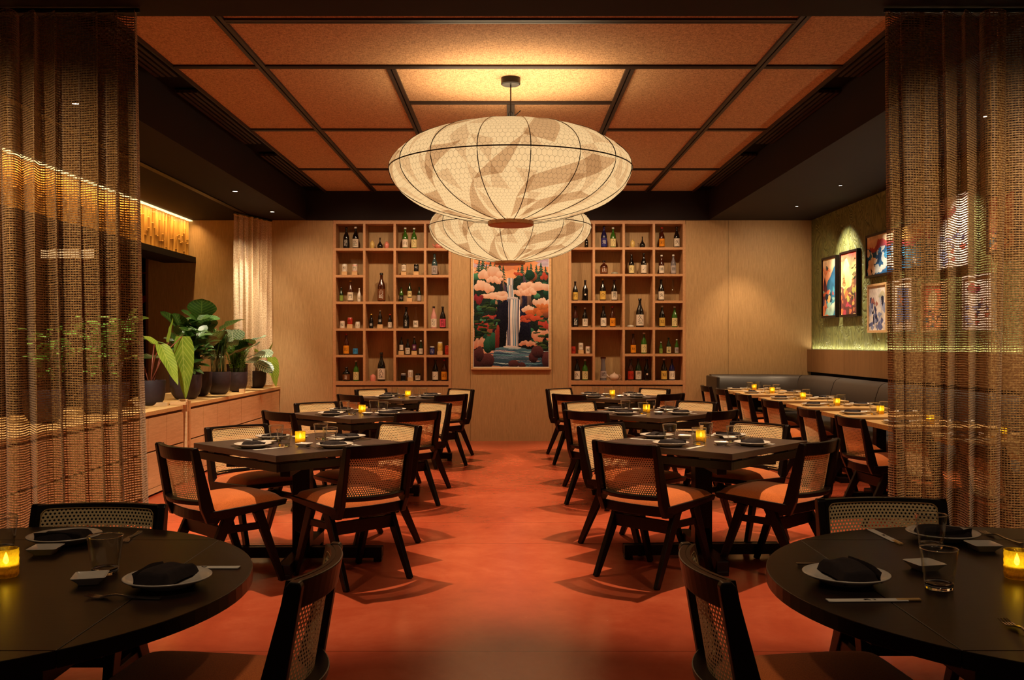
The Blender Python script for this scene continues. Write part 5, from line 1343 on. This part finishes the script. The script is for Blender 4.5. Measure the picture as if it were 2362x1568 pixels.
# small framed prints on the green wall: u runs from far to near (left to right as seen)
def art(kind, asp):
    rs = random.Random(kind * 7 + 1); H_ = hx; nx = 120; c = Canvas(nx, int(nx * asp), asp, H_('e8c8a0')); Y1 = asp
    if kind == 1:
        c.grad(c.X > -1, H_('e8cda4'), H_('e0804a'), 0, Y1 * .45); c.cloud(.3, .3, .5, .2, rs, H_('e8a070'), H_('d86a3a')); c.blob(.35, .22, .07, H_('4a5a5a'), H_('2a3a40'))
        c.poly([(.2, Y1 * .5), (.55, Y1 * .36), (.75, .28), (.9, .2), (1, .12), (1, Y1), (.4, Y1)], H_('1f5c86'), H_('2b7da0')); c.poly([(0, Y1 * .45), (.12, Y1 * .30), (.28, Y1 * .5), (.4, Y1 * .62), (0, Y1 * .8)], H_('4a2a3a'), H_('7a3c3c'))
        for i in range(22): c.blob(rs.random(), rs.uniform(.5, .95) * Y1, rs.uniform(.06, .16), H_(rs.choice(('d86a3a', '3f98a8', 'e0b060', '5a4a6a', '8fc0b0', '2a3a4a', 'c04a3a'))), None, rs.uniform(.03, .1))
        c.poly([(.1, Y1), (.3, Y1 * .86), (.7, Y1 * .80), (1, Y1 * .78), (.8, Y1)], H_('c9d4b4'), H_('7fb8b0'))
    elif kind == 2:
        c.grad(c.X > -1, H_('c83a34'), H_('f0c878'), 0, Y1 * .42); c.put((c.Y > .1 * Y1) & (c.Y < .14 * Y1) & (np.sin(c.X * 9) > 0), H_('e0603c')); c.blob(.36, .36 * 1.3, .22, H_('f4dc8a'), H_('f0c060'), .32)
        c.poly([(0, Y1 * .55), (.3, Y1 * .6), (.6, Y1 * .52), (.8, Y1 * .4), (1, Y1 * .34), (1, Y1), (0, Y1)], H_('8a5a44'), H_('5a2c2c'))
        for i in range(30): c.blob(rs.random(), rs.uniform(.6, 1) * Y1, rs.uniform(.04, .11), H_(rs.choice(('e0a03c', 'a8a040', '7a3a34', 'c86a30', '4a3a30', 'b8384a'))), None, rs.uniform(.03, .09))
        for i in range(12): c.blob(rs.uniform(.68, 1), rs.uniform(.05, .42) * Y1, rs.uniform(.04, .12), H_('2c3a20'), None, .014)
        for x in (.12, .2, .78): c.pine(x, .32 * Y1, .3, H_('b87a3c'), H_('8a5a2c'))
    elif kind == 3:
        c.grad(c.X > -1, H_('ecd8b4'), H_('e0a070'), 0, Y1 * .3); c.cloud(.6, Y1 * .26, .9, .16, rs, H_('c04a4a'), H_('7a3a5a')); c.put(c.Y > Y1 * .34, H_('1a5a90'))
        for i in range(40): c.blob(rs.random(), rs.uniform(.36, 1) * Y1, rs.uniform(.05, .16), H_(rs.choice(('1a6aa8', '2c8ac0', '1a3a60', 'e8dcc8', 'c8d4d8', '12304c'))), None, rs.uniform(.03, .07))
        c.blob(.16, Y1 * .82, .13, H_('f0dcc0'), H_('f0c8a0')); c.pine(.16, Y1 * .78, .12, H_('1a1a20'), H_('20242c')); c.cloud(.75, Y1 * .85, .6, .14, rs, H_('ece4d8'), H_('c0c8d0'))
    elif kind == 4:
        c.put(c.X > -1, H_('ddd0c4')); c.blob(.75, .2, .16, H_('c8b890'), H_('a8a890'), .1)
        for i in range(40): y = rs.uniform(.3, 1) * Y1; c.blob(rs.random(), y, rs.uniform(.03, .12), H_(rs.choice(('3a3e6a', '5a608c', '8a90b0', '2a2c48', 'b4b4c8'))), None, rs.uniform(.03, .12))
        for i in range(5): c.blob(rs.uniform(.1, .6), rs.uniform(.3, .4) * Y1, .05, H_('b06a5a'))
    elif kind == 5:
        c.grad(c.X > -1, H_('e8c060'), H_('e8a050'), 0, Y1 * .3); c.put((c.Y > Y1 * .3) & (c.Y < Y1 * .45), H_('c0404a')); c.put(c.Y > Y1 * .45, H_('2a6a90'))
        for i in range(20): c.blob(rs.random(), rs.uniform(.45, 1) * Y1, rs.uniform(.05, .16), H_(rs.choice(('e0e0d8', '1a3a60', '3a8aa8', '20242c'))), None, rs.uniform(.02, .06))
    elif kind == 6:
        c.put(c.X > -1, H_('e8dcc8')); c.put((abs(c.X - .5) < .36) & (c.Y > .14) & (c.Y < Y1 - .14), H_('5c6c9c')); [c.blob(rs.uniform(.3, .7), rs.uniform(.2, .5) * Y1, .06, H_('c86a4a'), None, .03) for i in range(6)]
    elif kind == 7:
        c.put(c.X > -1, H_('e4dcd4')); c.cloud(.35, Y1 * .2, .5, .16, rs, H_('b03a34'), H_('6a2a44')); 
        for i in range(30): c.blob(rs.random(), rs.uniform(.5, 1) * Y1, rs.uniform(.04, .1), H_(rs.choice(('4a4a70', 'a84a3a', '8a90b8', 'd8d0c8'))), None, .04)
    else:
        c.grad(c.X > -1, H_('d84a30'), H_('f0a060'), 0, Y1 * .6); c.blob(.5, Y1 * .3, .2, H_('f4dca0'))
        for i in range(24): c.blob(rs.random(), rs.uniform(.6, 1) * Y1, rs.uniform(.05, .14), H_(rs.choice(('3a2a3a', 'b04a3a', 'e0a060', '2a5a70'))), None, .06)
    return c
def wallframe(y0, y1, z0, z1, kind, fm, label, mat_w=.0, depth=.05):
    """y0 far edge, y1 near edge (y0 > y1)"""
    o = root('framed_picture', (XR, (y0 + y1) / 2, 0)); yc = (y0 + y1) / 2; h_ = (y0 - y1) / 2; b = .028; xf = -depth
    for lo, hi in (((xf, -h_, z0), (-.004, h_, z0 + b)), ((xf, -h_, z1 - b), (-.004, h_, z1)), ((xf, -h_, z0 + b), (-.004, -h_ + b, z1 - b)), ((xf, h_ - b, z0 + b), (-.004, h_, z1 - b))):
        m = MB(); m.box(lo, hi); m.build('frame', fm, o, bevel=.0015)
    m = MB(); m.box((-.012, -h_ + .002, z0 + .002), (-.006, h_ - .002, z1 - .002)); m.build('backing', 'black_wood', o)
    W_, H__ = (y0 - y1) - 2 * b, z1 - z0 - 2 * b
    art(kind, H__ / W_).mesh('print', 'print_paper', 0, 0, o, lambda u, v: (xf + .014, h_ - b - W_ * u, z0 + b + H__ * v))
    tag(o, label, 'picture', 'framed pictures on the green wall')
C0 = CAMZ
wallframe(12.93, 12.36, C0 + .335, C0 + 1.145, 1, 'black_wood', 'black framed print of orange sky and blue mountain, farthest on the green wall')
wallframe(12.22, 11.60, C0 + .33, C0 + 1.155, 2, 'black_wood', 'black framed print of a yellow sun in a red sky')
wallframe(11.33, 10.45, C0 + .765, C0 + 1.27, 3, 'black_wood', 'black framed wide print of blue waves under orange cloud')
wallframe(11.27, 10.70, C0 + .12, C0 + .685, 4, 'oak_block', 'oak framed indigo ink landscape below the blue wave print')
wallframe(10.33, 9.55, C0 + .77, C0 + 1.28, 5, 'black_wood', 'black framed yellow and red print just behind the curtain edge')
wallframe(10.52, 10.02, C0 + .13, C0 + .69, 6, 'white_metal', 'white framed blue picture just behind the curtain edge')
wallframe(9.42, 8.78, C0 + .72, C0 + 1.40, 7, 'white_metal', 'large white picture seen through the right curtain')
wallframe(9.80, 9.30, C0 + .12, C0 + .60, 8, 'oak_block', 'small orange picture low on the wall seen through the right curtain')
wallframe(8.45, 7.95, C0 + .78, C0 + 1.30, 8, 'black_wood', 'orange and red picture seen through the middle of the right curtain')
wallframe(8.9, 8.35, C0 + .12, C0 + .62, 7, 'white_metal', 'pale picture low on the wall seen through the right curtain')
wallframe(7.6, 7.05, C0 + .30, C0 + 1.15, 2, 'black_wood', 'red and yellow tall picture near the outer edge of the right curtain')

# ================================================================== COUNTER WITH CABINETS
CT = .773
def cabinet(y0, y1, xf, n, label):
    o = root('counter_cabinet', (xf, y0, 0)); L = y1 - y0; x = 0.0; back = -.95
    m = MB(); m.box((back, 0, CT - .038), (x + .012, L, CT)); m.build('countertop', 'oak_top', o, bevel=.002)
    m = MB(); m.box((back, .0, .03), (x - .022, L, CT - .04)); m.build('carcass', 'walnut_wall', o)
    m = MB(); m.box((back, .02, 0), (x - .06, L - .02, .03)); m.build('plinth', 'slot_black', o)
    w_ = (L - .03) / n
    for i in range(n):
        a = .015 + w_ * i; g = .004 + (.008 if i % 4 == 0 and i else 0)
        m = MB(); m.box((x - .020, a + g, .412), (x, a + w_ - .0025, CT - .062)); m.build('door', 'oak_cabinet', o, bevel=.0015, seg=1)
        m = MB(); m.box((x - .020, a + g, .075), (x, a + w_ - .0025, .398)); m.build('drawer', 'oak_cabinet', o, bevel=.0015, seg=1)
    m = MB(); m.box((x - .020, 0, .02), (x, L, .07)); m.build('bottom_rail', 'oak_cabinet', o)
    return tag(o, label, 'cabinet', 'low oak cabinets below the plants')
cabinet(9.66, YB - .01, -3.27, 8, 'far oak counter cabinet running to the back wall below the plants')
cabinet(5.75, 9.46, -3.24, 8, 'near oak counter cabinet running behind the left curtain')
# joinery posts where the two cabinets meet, and small pegs and rails on the top
o = root('timber_joint'); 
for x0, y0, x1, y1, z0, z1, nm in ((-3.30, 9.475, -3.215, 9.51, 0.0, CT + .055, 'post'), (-3.30, 9.60, -3.235, 9.645, 0.0, CT + .035, 'post'), (-3.36, 9.40, -3.20, 9.44, CT + .002, CT + .035, 'peg'), (-3.30, 9.51, -3.24, 9.60, .70, .74, 'cross_rail'), (-3.30, 9.51, -3.24, 9.60, .36, .40, 'cross_rail')):
    m = MB(); m.box((x0, y0, z0), (x1, y1, z1)); m.build(nm, 'oak_block', o, bevel=.002)
tag(o, 'pale timber posts joining the two oak cabinets', 'joinery')
m = MB(); m.box((-.03, -.025, 0), (.03, .025, .05)); tag(m.build('timber_peg', 'oak_block', None, bevel=.002, loc=(-3.31, 11.75, CT)), 'small square wooden peg on the counter edge in front of the plants', 'peg')
m = MB(); m.box((-.45, -.02, 0), (.45, .02, .035)); tag(m.build('tray_rail', 'oak_block', None, bevel=.002, loc=(-3.74, 13.44, CT)), 'low wooden rail across the far end of the plant counter', 'rail')
m = MB(); m.box((-.45, -.02, 0), (.40, .02, .035)); tag(m.build('tray_rail', 'oak_block', None, bevel=.002, loc=(-3.74, 9.30, CT)), 'low wooden rail across the near cabinet top', 'rail')

# ================================================================== PLANTS
def pot(o, r, h, dark=False):
    m = MB(); m.lathe([(.0001, 0), (.45 * r, 0), (.66 * r, .03 * h + .004), (.86 * r, .22 * h), (.97 * r, .5 * h), (r, h - .004), (r * .99, h), (.93 * r, h), (.92 * r, h - .03), (.0001, h - .03)], 40); m.build('pot', 'pot', o, smooth=True, autosm=50)
    m = MB(); rs = random.Random(int(r * 1000)); m.grid(lambda u, v: (.91 * r * v * math.cos(6.2832 * u), .91 * r * v * math.sin(6.2832 * u), h - .022 + .012 * rs.random() + .01 * (1 - v)), 22, 6); m.build('moss', 'soil', o)
def leaf(m, base, tip_dir, L, Wd, droop=.6, shape='oval', roll=0.0, n=8, cup=.12):
    """leaf blade as a curved grid, from its base along tip_dir"""
    d = Vector(tip_dir).normalized(); up = Vector((0, 0, 1)); side = d.cross(up)
    if side.length < .05: side = Vector((1, 0, 0))
    side.normalize(); side = Matrix.Rotation(roll, 3, d) @ side; nrm = side.cross(d)
    prof = {'oval': lambda t_: math.sin(math.pi * t_ ** .8) ** .75, 'heart': lambda t_: (math.sin(math.pi * min(1, (t_ + .10) / 1.10) ** .62)) ** .85, 'lance': lambda t_: math.sin(math.pi * t_ ** .7), 'fiddle': lambda t_: max(0, math.sin(math.pi * t_ ** 1.15)) ** .6 * (1 - .28 * math.exp(-((t_ - .38) / .12) ** 2)), 'round': lambda t_: max(0, 1 - (2 * t_ - 1) ** 2) ** .5}[shape]
    b = Vector(base)
    def fn(u, v):
        s_ = v * L; g_ = droop * v * v
        c_ = b + d * (s_ * (1 - .25 * g_)) + Vector((0, 0, -1)) * (L * g_ * .55)
        x = (u * 2 - 1); w_ = Wd * .5 * max(.0, prof(min(1, max(0, v))))
        return c_ + side * (x * w_) + nrm * (cup * abs(x) * w_ * 1.2 + .015 * Wd * math.sin(v * 14) * abs(x))
    m.grid(fn, 6, n, uvf=lambda u, v: (u, v))
def stem(m, a, b, r=.004, bend=.3):
    a, b = Vector(a), Vector(b); mid = a.lerp(b, .55) + Vector((0, 0, (b - a).length * .12 * bend)) - Vector(((b - a).x * .25, (b - a).y * .25, 0)) * bend
    m.tube([a, a.lerp(mid, .5), mid, mid.lerp(b, .5), b], [r * 1.2, r * 1.1, r, r * .9, r * .8], 6)
def anthurium(loc, rp, hp, leaves, label, s=1.0, mat_='leaf_lime'):
    o = root('potted_plant', loc); pot(o, rp, hp)
    for (tx, ty, tz, dx, dy, dz, L, Wd, dr) in leaves:
        m = MB(); stem(m, (random.uniform(-.03, .03), random.uniform(-.03, .03), hp - .02), (tx, ty, tz), .006, .5); m.build('stem', 'stem_red', o, smooth=True)
        m = MB(); leaf(m, (tx, ty, tz), (dx, dy, dz), L, Wd, dr, 'heart', roll=random.uniform(-.2, .2), n=12); m.build('leaf', mat_, o, smooth=True)
    return tag(o, label, 'plant', 'potted plants on the oak counter')
def bushy(loc, rp, hp, n, H, spread, L, Wd, shape, mat_, label, seed=1, droop=.5, z0=.1, extra=None, trunk='twig', stems=7):
    rs = random.Random(seed); o = root('potted_plant', loc); pot(o, rp, hp)
    m = MB(); tips = []
    for i in range(stems):
        a = rs.uniform(0, 6.28); r = rs.uniform(0.1, 1) * spread * .55; tip = Vector((r * math.cos(a), r * math.sin(a), hp + H * rs.uniform(.6, 1))); b0 = Vector((rs.uniform(-.4, .4) * rp, rs.uniform(-.4, .4) * rp, hp - .02)); m.tube([b0, b0.lerp(tip, .5) + Vector((0, 0, .03)), tip], [.008, .006, .003], 5); tips.append((b0, tip))
    m.build('stems', trunk, o, smooth=True)
    m = MB()
    for i in range(n):
        b0, tip = rs.choice(tips); t_ = rs.uniform(z0, 1) ** .8; p = b0.lerp(tip, t_); a = rs.uniform(0, 6.28); el = rs.uniform(-.1, .9); d = Vector((math.cos(a) * math.cos(el), math.sin(a) * math.cos(el), math.sin(el)))
        k2 = rs.uniform(.7, 1.15); leaf(m, p + d * .02, d, L * k2, Wd * k2, droop * rs.uniform(.4, 1.2), shape, rs.uniform(-.5, .5), n=7)
    m.build('foliage', mat_, o, smooth=True)
    if extra: extra(o, rs)
    return tag(o, label, 'plant', 'potted plants on the oak counter')
def ferny(loc, rp, hp, n, H, mat_, label, seed, cane=False):
    rs = random.Random(seed); o = root('potted_plant', loc); pot(o, rp, hp); ms = MB(); m = MB()
    for i in range(n):
        a = rs.uniform(0, 6.28); lean = rs.uniform(.1, .9 if not cane else .35); Hh = H * rs.uniform(.65, 1.05); b0 = Vector((rs.uniform(-.6, .6) * rp, rs.uniform(-.6, .6) * rp, hp - .02)); pts = []
        for q in range(7): t_ = q / 6; pts.append(b0 + Vector((math.cos(a) * lean * Hh * .6 * t_ ** 1.6, math.sin(a) * lean * Hh * .6 * t_ ** 1.6, Hh * (t_ - .22 * lean * t_ ** 3))))
        ms.tube(pts, [.0035 - .0003 * q for q in range(7)], 5)
        for q in range(14):
            t_ = (.55 if cane else .2) + (.45 if cane else .8) * q / 14; k0 = min(5, int(t_ * 6)); p = pts[k0].lerp(pts[k0 + 1], t_ * 6 - k0); d0 = (pts[k0 + 1] - pts[k0]).normalized()
            for sg in (-1, 1):
                sd = d0.cross(Vector((math.cos(a + 1.57), math.sin(a + 1.57), .2))) * sg if False else Vector((math.cos(a + 1.57 * sg), math.sin(a + 1.57 * sg), .25)); dd = (sd + d0 * .6).normalized(); leaf(m, p, dd, (.055 if not cane else .075) * rs.uniform(.7, 1.2), .017, .4, 'lance', 0, n=3)
    ms.build('stems', 'stem_green', o, smooth=True); m.build('foliage', mat_, o, smooth=True)
    return tag(o, label, 'plant', 'potted plants on the oak counter')
random.seed(21)
# local x towards the aisle (+x), y away from the camera
anthurium((-3.52, 9.35, CT), .133, .25, [(.10, -.04, .60, .45, -.2, -.8, .44, .20, .15), (.27, .08, .68, .02, .1, -1, .62, .24, .08), (.13, .10, .62, .15, .1, 1, .26, .14, .05), (-.12, -.05, .48, -.8, -.3, -.1, .30, .18, .5), (-.02, .12, .60, -.5, .2, .5, .26, .16, .5)], 'potted anthurium with long lime green hanging leaves beside the left curtain')
bushy((-3.56, 10.45, CT), .172, .27, 210, .50, .50, .19, .085, 'oval', 'leaf_dark', 'wide pot of dark glossy bushy foliage in front of the fiddle-leaf fig', 3, .5)
def bigleaves(o, rs):
    m = MB()
    for (x, y, z, dx, dy, dz, L, Wd) in ((.06, -.05, .78, .1, -.25, 1, .44, .34), (-.18, 0, .74, -.5, -.3, .7, .40, .30), (-.36, .05, .58, -.8, -.3, .35, .36, .27), (.26, 0, .76, .8, -.35, .45, .42, .28), (-.05, -.12, .60, -.3, -.5, .8, .34, .22), (.32, .05, .58, .9, -.3, .2, .38, .24), (-.12, -.1, .7, -.2, -.4, .9, .36, .25), (.20, -.1, .56, .5, -.5, .7, .36, .26), (.38, -.05, .46, .8, -.3, .5, .34, .24), (-.42, 0, .44, -.9, -.2, .1, .32, .22), (.12, -.1, .66, .3, -.5, .9, .36, .26), (.45, 0, .5, .7, -.3, .6, .34, .22)):
        leaf(m, (x, y, z), (dx, dy, dz), L, Wd, .25, 'fiddle', rs.uniform(-.3, .3), n=12)
    m.build('large_leaves', 'leaf_dark', o, smooth=True)
bushy((-3.62, 11.02, CT), .165, .28, 70, .62, .60, .25, .17, 'fiddle', 'leaf_dark', 'tall fiddle-leaf fig with big dark leaves rising over the other plants', 6, .35, .3, bigleaves)
ferny((-3.50, 11.42, CT), .148, .27, 44, .56, 'leaf_dark', 'round dark pot of thin upright canes left of the fern pot', 8, True)
ferny((-3.44, 12.0, CT), .128, .25, 64, .46, 'leaf_fern', 'potted feathery green fern between the canes and the striped calathea', 9)
def calathea(loc, rp, hp, label):
    rs = random.Random(4); o = root('potted_plant', loc); pot(o, rp, hp)
    for (x, z, dx, dy, dz, L, Wd, rl) in ((-.04, .60, .15, -.75, .9, .34, .31, .0), (.12, .50, .8, -.7, .55, .32, .27, .3), (.24, .46, .95, -.6, .1, .34, .24, .4), (-.18, .54, -.9, -.6, .5, .30, .26, -.3), (-.16, .42, -.8, -.7, .2, .30, .24, -.4), (.14, .38, .6, -.8, .1, .30, .23, .3), (.24, .36, .9, -.4, -.3, .32, .22, .4), (.0, .46, .2, -.9, .6, .28, .25, 0), (.2, .62, .9, -.5, .5, .28, .22, .2)):
        m = MB(); stem(m, (rs.uniform(-.03, .03), rs.uniform(-.03, .03), hp - .02), (x, -.04, z), .004, .3); m.build('stem', 'stem_green', o, smooth=True)
        m = MB(); leaf(m, (x, -.04, z), (dx, dy, dz), L, Wd, .3, 'round', rl, n=10, cup=.2); m.build('leaf', 'leaf_stripe', o, smooth=True)
    return tag(o, label, 'plant', 'potted plants on the oak counter')
calathea((-3.58, 12.48, CT), .135, .34, 'potted calathea with round pale striped leaves before the cream curtain')
anthurium((-3.46, 13.02, CT), .125, .235, [(.0, -.05, .38, .7, -.4, -.25, .34, .22, .7), (.19, .0, .42, .2, -.1, -1, .40, .20, .15), (.13, .05, .40, .30, .0, 1, .26, .12, .1), (.02, 0, .4, -.2, -.2, .8, .2, .12, .3)], 'potted anthurium with lime leaves at the far end of the counter')
bushy((-3.60, 8.30, CT), .15, .26, 110, .62, .5, .15, .06, 'lance', 'leaf_fresh', 'bright green leafy potted plant glimpsed through the left curtain edge', 11, .6)
bushy((-3.72, 8.95, CT), .14, .25, 60, .68, .42, .17, .08, 'oval', 'leaf_fresh', 'tall leafy potted plant rising beside the left curtain edge', 14, .6, .45)
bushy((-3.60, 7.35, CT), .15, .26, 80, .5, .45, .15, .06, 'lance', 'leaf_fresh', 'green potted plant dimly visible behind the left curtain', 15, .6)
